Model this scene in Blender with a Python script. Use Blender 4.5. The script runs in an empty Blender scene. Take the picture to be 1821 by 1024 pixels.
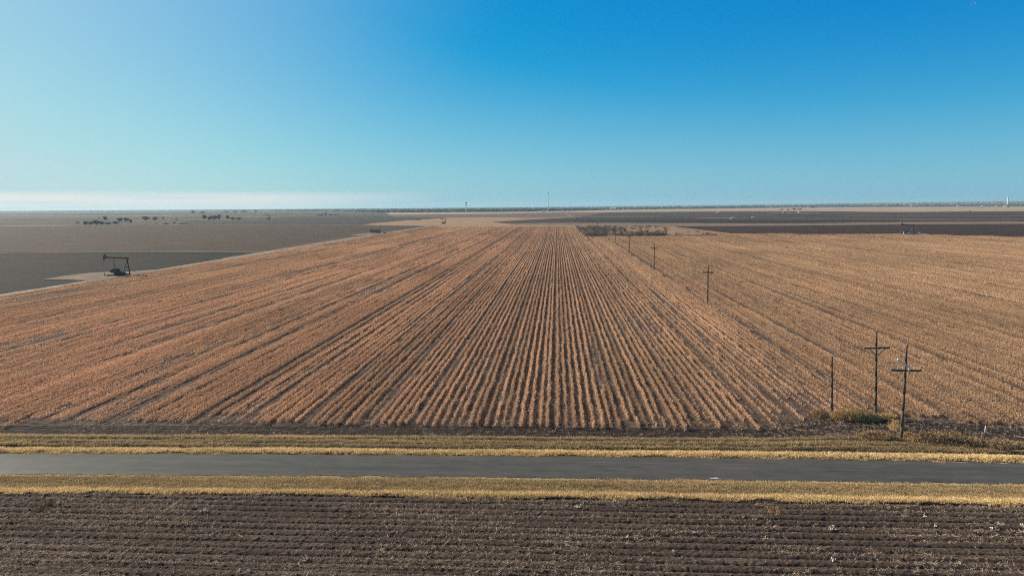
import bpy, math, random
import numpy as np
from mathutils import Matrix, Vector
random.seed(7)
RNG = np.random.default_rng(11)
R = math.radians
scene = bpy.context.scene
C = scene.collection

# ------------------------------------------------------------------ camera calibration
F, CX, CY, CAMH = 1214.0, 910.5, 512.0, 25.0
def cray(px, py): return np.array([px - CX, CY - py, -F], float)
_n = np.cross(cray(910.5, 366.6), cray(1910.5, 359.0)); _n /= np.linalg.norm(_n)
if _n[1] < 0: _n = -_n
_d = cray(990.7, 366.0); _d /= np.linalg.norm(_d); _d -= _n * (_d @ _n); _d /= np.linalg.norm(_d)
M = np.array([np.cross(_d, _n), _d, _n])          # world <- camera ; world +Y runs along the crop rows

def at(px, py, z=0.0):
    """ground point seen at a pixel of the 1821 x 1024 photograph"""
    r = M @ cray(px, py)
    t = (z - CAMH) / r[2]
    return np.array([0, 0, CAMH]) + r * t

def depth(p):
    return -(M.T @ (np.array([p[0], p[1], 0.0]) - [0, 0, CAMH]))[2]

def proj_arr(x, y, z=0.0):
    p = np.stack([x, y, np.full_like(x, z - CAMH)], -1) @ M
    return CX + F * p[..., 0] / -p[..., 2], CY - F * p[..., 1] / -p[..., 2]

cam = bpy.data.cameras.new('camera')
cam.sensor_fit = 'HORIZONTAL'; cam.sensor_width = 36.0
cam.lens = 36.0 * F / 1821.0
cam.clip_start = 0.5; cam.clip_end = 60000
cam_ob = bpy.data.objects.new('camera', cam); C.objects.link(cam_ob)
mw = Matrix([list(M[0]) + [0], list(M[1]) + [0], list(M[2]) + [CAMH], [0, 0, 0, 1]])
cam_ob.matrix_world = mw
scene.camera = cam_ob

# ------------------------------------------------------------------ noise (numpy)
def vnoise(x, y, seed=0):
    xi = np.floor(x).astype(np.int64); yi = np.floor(y).astype(np.int64)
    fx = x - xi; fy = y - yi
    fx = fx * fx * (3 - 2 * fx); fy = fy * fy * (3 - 2 * fy)
    def h(a, b):
        n = (a * 374761393 + b * 668265263 + seed * 982451653) & 0xffffffff
        n = ((n ^ (n >> 13)) * 1274126177) & 0xffffffff
        n = n ^ (n >> 16)
        return (n & 0xffff) / 65535.0
    a = h(xi, yi); b = h(xi + 1, yi); c = h(xi, yi + 1); d = h(xi + 1, yi + 1)
    return (a * (1 - fx) + b * fx) * (1 - fy) + (c * (1 - fx) + d * fx) * fy
def fbm(x, y, o=4, seed=0):
    s = 0; a = 1.0; t = 0
    for i in range(o):
        s = s + a * vnoise(x * 2 ** i, y * 2 ** i, seed + i * 17); t += a; a *= .5
    return s / t
def sstep(a, b, x):
    t = np.clip((x - a) / (b - a), 0, 1); return t * t * (3 - 2 * t)

# ------------------------------------------------------------------ object helpers
def tag(o, label=None, cat=None, group=None, kind=None):
    if label: o['label'] = label
    if cat: o['category'] = cat
    if group: o['group'] = group
    if kind: o['kind'] = kind
    return o

def mesh_obj(name, verts, faces, mat=None, parent=None, smooth=False, link=True):
    me = bpy.data.meshes.new(name)
    v = np.asarray(verts, np.float32)
    if isinstance(faces, np.ndarray):
        nf, k = faces.shape
        me.vertices.add(len(v)); me.vertices.foreach_set('co', v.ravel())
        me.loops.add(nf * k); me.loops.foreach_set('vertex_index', faces.astype(np.int32).ravel())
        me.polygons.add(nf)
        me.polygons.foreach_set('loop_start', np.arange(0, nf * k, k, dtype=np.int32))
        me.update(calc_edges=True)
    else:
        me.from_pydata([tuple(map(float, p)) for p in v], [], faces); me.update()
    if smooth:
        me.polygons.foreach_set('use_smooth', np.ones(len(me.polygons), bool))
    if mat: me.materials.append(mat)
    o = bpy.data.objects.new(name, me)
    if link: C.objects.link(o)
    if parent: o.parent = parent
    return o

def empty(name, loc, rz=0.0):
    o = bpy.data.objects.new(name, None); C.objects.link(o)
    o.location = loc; o.rotation_euler = (0, 0, rz); o.empty_display_size = .5
    return o

def kids(o): return [c for c in bpy.data.objects if c.parent is o]
CHILD = {}
def copy_tree(o, parent=None):
    c = o.copy(); C.objects.link(c)
    if parent: c.parent = parent
    for ch in CHILD.get(o.name, []): copy_tree(ch, c)
    return c
def remember(o):
    ks = kids(o); CHILD[o.name] = ks
    for k in ks: remember(k)

class MB:
    def __init__(s): s.v = []; s.f = []
    def add(s, vs, fs):
        b = len(s.v); s.v += [tuple(p) for p in vs]; s.f += [tuple(i + b for i in f) for f in fs]
    def box(s, c, d, rot=None):
        hx, hy, hz = d[0] / 2, d[1] / 2, d[2] / 2
        vs = [Vector((x, y, z)) for x in (-hx, hx) for y in (-hy, hy) for z in (-hz, hz)]
        if rot is not None: vs = [rot @ p for p in vs]
        vs = [p + Vector(c) for p in vs]
        s.add(vs, [(0, 1, 3, 2), (4, 6, 7, 5), (0, 4, 5, 1), (2, 3, 7, 6), (0, 2, 6, 4), (1, 5, 7, 3)])
    def bar(s, a, b, w, h, up=(0, 0, 1)):
        a = Vector(a); b = Vector(b); t = (b - a); L = t.length; t.normalize()
        u = Vector(up)
        if abs(t.dot(u)) > .98: u = Vector((0, 1, 0))
        sd = t.cross(u).normalized(); u = sd.cross(t)
        rot = Matrix((t, sd, u)).transposed()
        s.box((a + b) / 2, (L, w, h), rot)
    def tube(s, a, b, r0, r1, n=8, cap=True):
        a = Vector(a); b = Vector(b); t = (b - a).normalized()
        u = Vector((0, 0, 1)) if abs(t.z) < .9 else Vector((1, 0, 0))
        x = t.cross(u).normalized(); y = t.cross(x)
        vs = []
        for p, r in ((a, r0), (b, r1)):
            for k in range(n):
                an = 2 * math.pi * k / n
                vs.append(p + x * (math.cos(an) * r) + y * (math.sin(an) * r))
        fs = [(k, (k + 1) % n, n + (k + 1) % n, n + k) for k in range(n)]
        if cap: fs += [tuple(range(n - 1, -1, -1)), tuple(range(n, 2 * n))]
        s.add(vs, fs)
    def path(s, pts, r, n=6):
        for i in range(len(pts) - 1): s.tube(pts[i], pts[i + 1], r, r, n)
    def lathe(s, prof, c, n=16):
        vs = []; c = Vector(c)
        for r, z in prof:
            for k in range(n):
                an = 2 * math.pi * k / n
                vs.append(c + Vector((math.cos(an) * r, math.sin(an) * r, z)))
        fs = []
        for i in range(len(prof) - 1):
            for k in range(n):
                fs.append((i * n + k, i * n + (k + 1) % n, (i + 1) * n + (k + 1) % n, (i + 1) * n + k))
        s.add(vs, fs + [tuple(range(n - 1, -1, -1)), tuple(range((len(prof) - 1) * n, len(prof) * n))])
    def prism(s, poly, y0, y1):
        """poly in local x,z, extruded along y"""
        n = len(poly)
        vs = [(x, y0, z) for x, z in poly] + [(x, y1, z) for x, z in poly]
        s.add(vs, [tuple(range(n)), tuple(range(2 * n - 1, n - 1, -1))] + [(k, n + k, n + (k + 1) % n, (k + 1) % n) for k in range(n)])
    def build(s, name, mat, parent=None, smooth=False):
        return mesh_obj(name, s.v, s.f, mat, parent, smooth)

# ------------------------------------------------------------------ materials
def new_mat(name, rough=.9, spec=.2):
    m = bpy.data.materials.new(name); m.use_nodes = True
    nt = m.node_tree; b = nt.nodes['Principled BSDF']
    b.inputs['Roughness'].default_value = rough
    b.inputs['Specular IOR Level'].default_value = spec
    return m, nt, b
def N(nt, typ, **kw):
    n = nt.nodes.new(typ)
    for k, v in kw.items(): setattr(n, k, v)
    return n
def noise(nt, vec, scale, detail=4, rough=.55, stretch=None):
    if stretch is not None:
        mp = N(nt, 'ShaderNodeVectorMath', operation='MULTIPLY'); nt.links.new(vec, mp.inputs[0])
        mp.inputs[1].default_value = stretch; vec = mp.outputs[0]
    n = N(nt, 'ShaderNodeTexNoise'); nt.links.new(vec, n.inputs['Vector'])
    n.inputs['Scale'].default_value = scale; n.inputs['Detail'].default_value = detail
    n.inputs['Roughness'].default_value = rough
    return n.outputs['Fac']
def ramp(nt, fac, stops, ease=False):
    r = N(nt, 'ShaderNodeValToRGB')
    if ease: r.color_ramp.interpolation = 'B_SPLINE' if len(stops) > 2 else 'EASE'
    nt.links.new(fac, r.inputs[0])
    e = r.color_ramp.elements
    while len(e) < len(stops): e.new(.5)
    for el, (p, c) in zip(e, stops): el.position = p; el.color = tuple(c) + (1,)
    return r.outputs[0]
def mix(nt, fac, a, b, mode='MIX'):
    n = N(nt, 'ShaderNodeMix', data_type='RGBA', blend_type=mode)
    for s, v in ((n.inputs[0], fac), (n.inputs[6], a), (n.inputs[7], b)):
        if isinstance(v, (int, float)): s.default_value = v
        elif isinstance(v, tuple): s.default_value = v + (1,)
        else: nt.links.new(v, s)
    return n.outputs[2]
def mathn(nt, op, a, b=0.0, c=0.0):
    n = N(nt, 'ShaderNodeMath', operation=op)
    for s, v in zip(n.inputs, (a, b, c)):
        if isinstance(v, (int, float)): s.default_value = v
        else: nt.links.new(v, s)
    return n.outputs[0]
def bump(nt, b, h, strength=.5, dist=.1):
    n = N(nt, 'ShaderNodeBump'); n.inputs['Strength'].default_value = strength; n.inputs['Distance'].default_value = dist
    nt.links.new(h, n.inputs['Height']); nt.links.new(n.outputs[0], b.inputs['Normal'])
def pos(nt): return N(nt, 'ShaderNodeNewGeometry').outputs['Position']
def attr(nt, name, typ='INSTANCER'):
    n = N(nt, 'ShaderNodeAttribute', attribute_type=typ, attribute_name=name); return n.outputs['Fac']

def field_mat(name, c0, c1, s=.05, streak=(1, 4, 1), grain=.6):
    """soil or stubble of a field seen from far off: large patches, streaks and a grain of clods"""
    m, nt, b = new_mat(name, .95, .1)
    p = pos(nt)
    f = noise(nt, p, s, 5, .6, streak)
    g = noise(nt, p, grain, 3, .7)
    col = ramp(nt, f, [(.3, c0), (.7, c1)])
    g2 = noise(nt, p, grain * .14, 4, .65, (.6, 1.8, 1))
    k = ramp(nt, g, [(.3, (.5, .5, .5)), (.52, (.95, .95, .95)), (.72, (1.6, 1.58, 1.55))])
    k2 = ramp(nt, g2, [(.3, (.72, .72, .72)), (.7, (1.28, 1.26, 1.24))])
    k3 = ramp(nt, noise(nt, p, grain * .2, 3, .6, (.12, 2.2, 1)), [(.32, (.80, .80, .81)), (.68, (1.2, 1.19, 1.17))])
    nt.links.new(mix(nt, 1.0, mix(nt, 1.0, mix(nt, 1.0, col, k, 'MULTIPLY'), k2, 'MULTIPLY'), k3, 'MULTIPLY'), b.inputs['Base Color'])
    return m
def paint(name, c, rough=.6, var=.25, scale=3.0, spec=.3, metal=0.0):
    m, nt, b = new_mat(name, rough, spec)
    p = N(nt, 'ShaderNodeTexCoord').outputs['Object']
    f = noise(nt, p, scale, 5, .65)
    c0 = tuple(x * (1 - var) for x in c); c1 = tuple(min(1, x * (1 + var)) for x in c)
    nt.links.new(ramp(nt, f, [(.3, c0), (.7, c1)]), b.inputs['Base Color'])
    b.inputs['Metallic'].default_value = metal
    return m

def plant_mat(name, a, b_, dark, trans=.25):
    """dry stalks / grass: tone 0..1 (per clump) mixes the two colours, lum scales them, every blade differs a little"""
    m, nt, bs = new_mat(name, .85, .15)
    tone = attr(nt, 'tone'); lum = attr(nt, 'lum')
    isl = N(nt, 'ShaderNodeNewGeometry').outputs['Random Per Island']
    t2 = mathn(nt, 'ADD', tone, mathn(nt, 'MULTIPLY', mathn(nt, 'SUBTRACT', isl, .5), .5))
    col = mix(nt, mathn(nt, 'MINIMUM', mathn(nt, 'MAXIMUM', t2, 0.0), 1.0), a, b_)
    k = ramp(nt, isl, [(0, (.5, .48, .46)), (.5, (.95, .95, .95)), (.93, (1.2, 1.18, 1.15)), (1, (1.6, 1.65, 1.75))])
    col = mix(nt, 1.0, col, k, 'MULTIPLY')
    l = N(nt, 'ShaderNodeCombineColor'); 
    for i in range(3): nt.links.new(lum, l.inputs[i])
    col = mix(nt, 1.0, col, l.outputs[0], 'MULTIPLY')
    nt.links.new(col, bs.inputs['Base Color'])
    # thin dry leaves scatter light through and around them: soften the facing of each flat blade
    gn = N(nt, 'ShaderNodeNewGeometry').outputs['Normal']
    vm = N(nt, 'ShaderNodeVectorMath', operation='SCALE'); nt.links.new(gn, vm.inputs[0]); vm.inputs['Scale'].default_value = .45
    va = N(nt, 'ShaderNodeVectorMath', operation='ADD'); nt.links.new(vm.outputs[0], va.inputs[0]); va.inputs[1].default_value = (-.12, 0, .75)
    vn = N(nt, 'ShaderNodeVectorMath', operation='NORMALIZE'); nt.links.new(va.outputs[0], vn.inputs[0]); nt.links.new(vn.outputs[0], bs.inputs['Normal'])
    tr = N(nt, 'ShaderNodeBsdfTranslucent'); nt.links.new(col, tr.inputs['Color'])
    ms = N(nt, 'ShaderNodeMixShader'); ms.inputs[0].default_value = trans
    nt.links.new(bs.outputs[0], ms.inputs[1]); nt.links.new(tr.outputs[0], ms.inputs[2])
    nt.links.new(ms.outputs[0], nt.nodes['Material Output'].inputs['Surface'])
    return m

M_ = {}
M_['stubble'] = plant_mat('dry_cotton_stalk', (.74, .44, .275), (.71, .468, .288), None)
M_['grass'] = plant_mat('dry_verge_grass', (.34, .245, .14), (.82, .61, .31), None)
M_['straw'] = plant_mat('straw_litter', (.26, .175, .125), (.66, .52, .40), None)
M_['scrub'] = plant_mat('bare_scrub', (.085, .07, .062), (.16, .125, .10), None)

# foreground soil
def soil(name, c0, c1, straw=(.27, .2, .14), gs=14, sa=.62):
    m, nt, b = new_mat(name, .95, .12)
    p = pos(nt)
    f = noise(nt, p, .35, 6, .65, (.35, 1.4, 1))
    g = noise(nt, p, gs, 4, .7)
    col = ramp(nt, f, [(.3, c0), (.7, c1)])
    k = ramp(nt, g, [(.28, (.55, .54, .53)), (.72, (1.4, 1.38, 1.36))])
    col = mix(nt, 1.0, col, k, 'MULTIPLY')
    s1 = noise(nt, p, 9, 3, .6, (.5, 1.6, 1)); s2 = noise(nt, p, .22, 3, .5, (.3, 2.5, 1))
    s = mathn(nt, 'ADD', mathn(nt, 'MULTIPLY', s1, .7), mathn(nt, 'MULTIPLY', s2, .35))
    msk = ramp(nt, s, [(sa - .04, (0, 0, 0)), (sa + .06, (1, 1, 1))])
    col = mix(nt, msk, col, straw)
    nt.links.new(col, b.inputs['Base Color'])
    bump(nt, b, g, .6, .08)
    return m
M_['soil_front'] = soil('ploughed_soil', (.060, .043, .0345), (.100, .074, .0595), (.25, .18, .125))
M_['soil_head'] = soil('dark_headland_soil', (.026, .019, .0165), (.052, .038, .033), (.12, .09, .065), 12, .68)
M_['soil_row'] = soil('row_crop_soil', (.070, .047, .038), (.115, .082, .066), (.24, .175, .125), 10, .66)
M_['soil_verge'] = soil('verge_soil', (.040, .030, .021), (.095, .070, .042), (.22, .165, .09), 10, .55)

# asphalt
m, nt, b = new_mat('worn_asphalt', .5, .28)
p = pos(nt)
g = noise(nt, p, 22, 3, .8); l = noise(nt, p, .3, 6, .68, (.14, 2.4, 1))
col = ramp(nt, l, [(.3, (.066, .059, .045)), (.7, (.100, .089, .069))])
k = ramp(nt, g, [(.3, (.55, .55, .55)), (.7, (1.5, 1.5, 1.5))])
q1 = ramp(nt, noise(nt, p, 1.3, 5, .7, (.35, 1, 1)), [(.35, (.82, .82, .82)), (.65, (1.16, 1.15, 1.13))])
q2 = ramp(nt, noise(nt, p, 1.0, 3, .5, (.015, 5, 1)), [(.38, (.92, .92, .92)), (.6, (1.06, 1.06, 1.06))])
nt.links.new(mix(nt, 1.0, mix(nt, 1.0, mix(nt, 1.0, col, k, 'MULTIPLY'), q1, 'MULTIPLY'), q2, 'MULTIPLY'), b.inputs['Base Color'])
bump(nt, b, g, .35, .02)
M_['asphalt'] = m
M_['gravel'] = soil('road_edge_gravel', (.26, .23, .19), (.4, .36, .3), (.45, .36, .22), 18, .62)

# ------------------------------------------------------------------ sky and sun
SUN_AZ, SUN_EL = 66.0, 28.0        # degrees left of the rows' direction, above the horizon
world = bpy.data.worlds.new('World'); scene.world = world; world.use_nodes = True
nt = world.node_tree; bg = nt.nodes['Background']
sky = N(nt, 'ShaderNodeTexSky', sky_type='NISHITA')
sky.sun_disc = False; sky.sun_elevation = R(SUN_EL); sky.sun_rotation = R(-SUN_AZ)
sky.air_density = 1.0; sky.dust_density = 1.5; sky.ozone_density = 3.0; sky.altitude = 900
sp = N(nt, 'ShaderNodeSeparateColor'); nt.links.new(sky.outputs[0], sp.inputs[0])
cb = N(nt, 'ShaderNodeCombineColor')             # a deep polarised blue: grade of the sky's own colour, per channel
nt.links.new(mathn(nt, 'MAXIMUM', mathn(nt, 'MULTIPLY_ADD', sp.outputs[0], .68, -1.55), .02), cb.inputs[0])
nt.links.new(mathn(nt, 'MULTIPLY_ADD', sp.outputs[1], .76, .55), cb.inputs[1])
nt.links.new(mathn(nt, 'MULTIPLY_ADD', sp.outputs[2], .40, 4.5), cb.inputs[2])
tc = N(nt, 'ShaderNodeTexCoord').outputs['Generated']
sx = N(nt, 'ShaderNodeSeparateXYZ'); nt.links.new(tc, sx.inputs[0])
# low veil of cirrus towards the sun: a band a degree or so above the horizon
cn = noise(nt, tc, 2.2, 5, .55, (1, 1, 26))
el = ramp(nt, sx.outputs['Z'], [(0.0, (1, 1, 1)), (.016, (.9, .9, .9)), (.024, (0, 0, 0))])
az = ramp(nt, mathn(nt, 'MULTIPLY_ADD', sx.outputs['X'], .5, .5), [(.12, (1, 1, 1)), (.30, (.75, .75, .75)), (.42, (0, 0, 0))])
cm = ramp(nt, cn, [(.26, (0, 0, 0)), (.5, (1, 1, 1))])
cl = mix(nt, 1.0, mix(nt, 1.0, el, az, 'MULTIPLY'), cm, 'MULTIPLY')
sq = N(nt, 'ShaderNodeSeparateColor'); nt.links.new(cb.outputs[0], sq.inputs[0]); cq = N(nt, 'ShaderNodeCombineColor')
for i_, top in enumerate((5.6, 7.2, 7.9)): nt.links.new(mathn(nt, 'SMOOTH_MIN', sq.outputs[i_], top, 1.5), cq.inputs[i_])
zen = ramp(nt, sx.outputs['Z'], [(.36, (0, 0, 0)), (.62, (1, 1, 1))])       # above the view the grade fades out: a dimmer, plainer zenith
raw = mix(nt, 1.0, sky.outputs[0], (.85, .72, .62), 'MULTIPLY')
graded = mix(nt, zen, cq.outputs[0], raw)
dt = N(nt, 'ShaderNodeVectorMath', operation='DOT_PRODUCT'); nt.links.new(tc, dt.inputs[0])
dt.inputs[1].default_value = (-math.sin(R(SUN_AZ)) * math.cos(R(SUN_EL)), math.cos(R(SUN_AZ)) * math.cos(R(SUN_EL)), math.sin(R(SUN_EL)))
glow = ramp(nt, dt.outputs['Value'], [(.5, (0, 0, 0)), (1.0, (1, 1, 1))], True)          # pale aureole round the sun
graded = mix(nt, mathn(nt, 'MULTIPLY', glow, .46), graded, (5.4, 7.0, 7.9))
low = ramp(nt, sx.outputs['Z'], [(.0, (1.1, 1.1, 1.1)), (.06, (.62, .62, .62)), (.13, (.26, .26, .26)), (.19, (.06, .06, .06)), (.25, (0, 0, 0)), (.32, (0, 0, 0)), (.6, (0, 0, 0)), (1.0, (0, 0, 0))], True)                   # pale band of dusty air low down
graded = mix(nt, mathn(nt, 'MULTIPLY', low, .42), graded, (4.2, 7.3, 7.2))
skyc = mix(nt, mathn(nt, 'MULTIPLY', cl, .85), graded, (9.7, 8.7, 8.4))
nt.links.new(skyc, bg.inputs['Color'])
bg.inputs['Strength'].default_value = .068

sun = bpy.data.lights.new('sun', 'SUN'); sun.energy = 4.8; sun.angle = R(.53); sun.color = (1, .89, .73)
sun_ob = bpy.data.objects.new('sun', sun); C.objects.link(sun_ob)
sd = Vector((-math.sin(R(SUN_AZ)) * math.cos(R(SUN_EL)), math.cos(R(SUN_AZ)) * math.cos(R(SUN_EL)), math.sin(R(SUN_EL))))
sun_ob.rotation_euler = sd.to_track_quat('Z', 'Y').to_euler(); sun_ob.location = sd * 300

# ------------------------------------------------------------------ scatter: one object of kind stuff, instanced clumps
def scatter(name, pts, variant, rot, scl, tone, lum, protos, label, cat):
    col = bpy.data.collections.new(name + '_clumps')
    for o in protos: col.objects.link(o)
    o = mesh_obj(name, pts, [])
    me = o.data
    def at_(nm, typ, data, fld):
        a = me.attributes.new(nm, typ, 'POINT'); a.data.foreach_set(fld, np.ascontiguousarray(data).ravel())
    at_('variant', 'INT', np.asarray(variant, np.int32), 'value')
    at_('rot', 'FLOAT_VECTOR', np.asarray(rot, np.float32), 'vector')
    at_('scl', 'FLOAT_VECTOR', np.asarray(scl, np.float32), 'vector')
    at_('tone', 'FLOAT', np.asarray(tone, np.float32), 'value')
    at_('lum', 'FLOAT', np.asarray(lum, np.float32), 'value')
    ng = bpy.data.node_groups.new(name, 'GeometryNodeTree')
    ng.interface.new_socket('Geometry', in_out='INPUT', socket_type='NodeSocketGeometry')
    ng.interface.new_socket('Geometry', in_out='OUTPUT', socket_type='NodeSocketGeometry')
    gi = ng.nodes.new('NodeGroupInput'); go = ng.nodes.new('NodeGroupOutput')
    ip = ng.nodes.new('GeometryNodeInstanceOnPoints'); ci = ng.nodes.new('GeometryNodeCollectionInfo')
    ci.inputs[0].default_value = col
    ci.inputs['Separate Children'].default_value = True; ci.inputs['Reset Children'].default_value = True
    def named(nm, typ):
        n = ng.nodes.new('GeometryNodeInputNamedAttribute'); n.data_type = typ; n.inputs['Name'].default_value = nm
        return n.outputs['Attribute']
    ip.inputs['Pick Instance'].default_value = True
    L = ng.links.new
    L(gi.outputs[0], ip.inputs['Points']); L(ci.outputs[0], ip.inputs['Instance'])
    L(named('variant', 'INT'), ip.inputs['Instance Index'])
    L(named('rot', 'FLOAT_VECTOR'), ip.inputs['Rotation']); L(named('scl', 'FLOAT_VECTOR'), ip.inputs['Scale'])
    L(ip.outputs[0], go.inputs[0])
    md = o.modifiers.new('scatter', 'NODES'); md.node_group = ng
    return tag(o, label, cat, None, 'stuff')

def blades(base, tip, w0, w1):
    """flat tapered blades: arrays of base and tip points -> verts, quads"""
    n = len(base); d = tip - base
    r = RNG.normal(size=(n, 3)); s = np.cross(d, r); s /= np.linalg.norm(s, axis=1)[:, None] + 1e-9
    v = np.empty((n, 4, 3)); w0 = np.broadcast_to(np.asarray(w0), n)[:, None]; w1 = np.broadcast_to(np.asarray(w1), n)[:, None]
    v[:, 0] = base - s * w0; v[:, 1] = base + s * w0; v[:, 2] = tip + s * w1; v[:, 3] = tip - s * w1
    return v.reshape(-1, 3), np.arange(n * 4).reshape(n, 4)

def stalk_chunk(name, L, per_m, twigs, w, hmean, mat):
    ns = max(2, int(L * per_m)); B = []; T = []
    ys = (np.arange(ns) + RNG.uniform(-.9, .9, ns)) * L / ns; xs = RNG.normal(0, .075, ns); hs_ = np.clip(RNG.normal(hmean, hmean * .22, ns), .12, 1)
    for x, y, h in zip(xs, ys, hs_):
        lean = RNG.normal(0, .12, 2)
        b0 = np.array([x, y, 0.05]); t0 = b0 + [lean[0] * h, lean[1] * h, h]
        B.append(b0); T.append(t0)
        for _ in range(twigs):
            f = RNG.uniform(.3, .95); p = b0 + (t0 - b0) * f
            a = RNG.uniform(0, 6.283); l = RNG.uniform(.08, .22) * (1.25 - f * .5)
            B.append(p); T.append(p + [math.cos(a) * l, math.sin(a) * l, l * RNG.uniform(.1, 1.0)])
        if RNG.random() < .5:       # litter on the row
            a = RNG.uniform(0, 6.283); p = np.array([x + RNG.normal(0, .15), y, .09])
            B.append(p); T.append(p + [math.cos(a) * .2, math.sin(a) * .2, .04])
    B = np.array(B); T = np.array(T)
    v, f = blades(B, T, w, w * .55)
    return mesh_obj(name, v, f, mat, link=False)

# ------------------------------------------------------------------ ground outlines read off the photograph
def curve(pxs):
    p = np.array([at(*q)[:2] for q in pxs]); p = p[np.argsort(p[:, 0])]
    s0 = (p[1, 1] - p[0, 1]) / (p[1, 0] - p[0, 0]); s1 = (p[-1, 1] - p[-2, 1]) / (p[-1, 0] - p[-2, 0])
    p = np.vstack([[p[0, 0] - 400, p[0, 1] - 400 * np.clip(s0, -.05, .05)], p, [p[-1, 0] + 400, p[-1, 1] + 400 * np.clip(s1, -.03, .03)]])
    return lambda x: np.interp(x, p[:, 0], p[:, 1])
road_n = curve([(0, 808), (450, 809.3), (910, 812), (1365, 817.5), (1821, 825.5)])
road_s = curve([(0, 845), (450, 847), (910, 851), (1365, 857), (1821, 863)])
verge_s = curve([(0, 879), (450, 882), (910, 887), (1365, 892), (1821, 901)])
verge_n = curve([(0, 774), (450, 775.5), (910, 778), (1140, 780), (1365, 780), (1480, 776), (1600, 778), (1700, 780), (1821, 788)])
field_s = curve([(0, 756), (450, 757), (910, 758), (1140, 761), (1365, 763), (1420, 757), (1480, 748), (1600, 747), (1700, 752), (1821, 761)])

def grid(name, xs, vs, ymap, zf, mat):
    """surface over x in xs, v in vs (0..1 between two edges)"""
    X, V = np.meshgrid(xs, vs); Y = ymap(X, V); Z = zf(X, Y, V)
    nx, nv = len(xs), len(vs)
    i = np.arange(nv - 1)[:, None] * nx + np.arange(nx - 1)[None, :]
    f = np.stack([i, i + 1, i + nx + 1, i + nx], -1).reshape(-1, 4)
    return mesh_obj(name, np.stack([X, Y, Z], -1).reshape(-1, 3), f, mat, smooth=True)

# base sheet
g = mesh_obj('ground', [(-15000, -2500, -.05), (15000, -2500, -.05), (15000, 13500, -.05), (-15000, 13500, -.05)], [(0, 1, 2, 3)],
             field_mat('far_plain', (.078, .053, .038), (.13, .09, .064), .0025, (1, 5, 1), .08))
tag(g, 'flat dry plain of faded fields running to the horizon', 'ground', None, 'structure')

# near ploughed field, ridges along the road
def z_front(X, Y, V):
    yy = Y - .012 * X + .05 * (fbm(X * .08, Y * 0, 3, 2) - .5)
    ph = yy / 1.016; tri = np.abs(ph - np.floor(ph) - .5) * 2            # 0 on a ridge, 1 in the furrow
    amp = .55 + .8 * fbm(X * .06, np.floor(ph + .5) * 3.7, 3, 3)
    z = .12 * amp * (1 - tri ** 2) - .10 * np.exp(-((tri - 1) / .18) ** 2) * sstep(.25, .5, fbm(X * .05, np.floor(ph) * 5.3, 3, 8))
    for c in (44.0, 47.3, 49.6, 51.5): z = z - .07 * np.exp(-((yy - c) / .10) ** 2)
    z = z + .05 * (fbm(X * 1.2, Y * 3.2, 3, 5) - .5) + .10 * np.maximum(0, vnoise(X * 4.5, Y * 6.0, 9) - .45) + .10 * np.maximum(0, vnoise(X * 9.5, Y * 11.0, 19) - .5) + .05 * (vnoise(X * 6.5, Y * 8.0, 29) - .5)
    return (.05 + z) * (1 - .7 * sstep(.975, 1., V))
xs = np.arange(-72, 64, .085)
o = grid('ploughed_field', xs, np.linspace(0, 1, 330), lambda X, V: 33 + (verge_s(X) + .2 - 33) * V, z_front, M_['soil_front'])
tag(o, 'bare dark ploughed field with straw littered ridges in the foreground', 'field', None, 'structure')

# verges
def z_vs(X, Y, V): return .05 + .10 * (fbm(X * .8, Y * 1.5, 4, 21) - .3) + .05 * np.sin(V * 3.1) + .12 * np.exp(-((V - .1) / .12) ** 2)
o = grid('grass_verge', np.arange(-90, 85, .3), np.linspace(0, 1, 28), lambda X, V: verge_s(X) + (road_s(X) - .0 - verge_s(X)) * V, z_vs, M_['soil_verge'])
tag(o, 'strip of dry yellow grass between the road and the foreground ploughed field', 'verge', None, 'structure')
RUT = [(.34, .045), (.56, .03), (.76, .03)]
def z_vn(X, Y, V):
    z = .06 + .16 * (fbm(X * .6, Y * 1.8, 4, 31) - .35) + .15 * np.exp(-((V - .14) / .12) ** 2)
    for c, w in RUT: z = z - .20 * np.exp(-((V - c - .03 * (fbm(X * .05, X * 0 + c * 9, 2, 5) - .5)) / w) ** 2) * (1.0 if c < .4 else sstep(.3, .6, fbm(X * .07, X * 0 + c * 50, 3, 8)))
    z = z + .14 * sstep(.36, .46, V) * (1 - sstep(.85, 1., V))
    return z
o = grid('grass_verge', np.arange(-95, 90, .3), np.linspace(0, 1, 44), lambda X, V: road_n(X) + (verge_n(X) - road_n(X)) * V, z_vn, M_['soil_verge'])
tag(o, 'rutted strip of brown and yellow grass between the road and the cotton field', 'verge', None, 'structure')
def z_head(X, Y, V):
    z = .02 + .20 * (fbm(X * 1.6, Y * 2.6, 4, 41) - .4) + .07 * (vnoise(X * 3.7, Y * 4.1, 43) - .5)
    for c in (.25, .45, .7): z = z - .07 * np.exp(-((V - c - .16 * (fbm(X * .05, X * 0 + c * 7, 3, 6) - .5)) / .05) ** 2) * sstep(.4, .6, fbm(X * .06, X * 0 + c * 30, 2, 12))
    return z
o = grid('headland', np.arange(-100, 95, .25), np.linspace(0, 1, 40), lambda X, V: verge_n(X) - .15 + (field_s(X) + 1.6 - verge_n(X)) * V, z_head, M_['soil_head'])
tag(o, 'dark bare soil track along the front edge of the cotton rows', 'track', None, 'structure')

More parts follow.
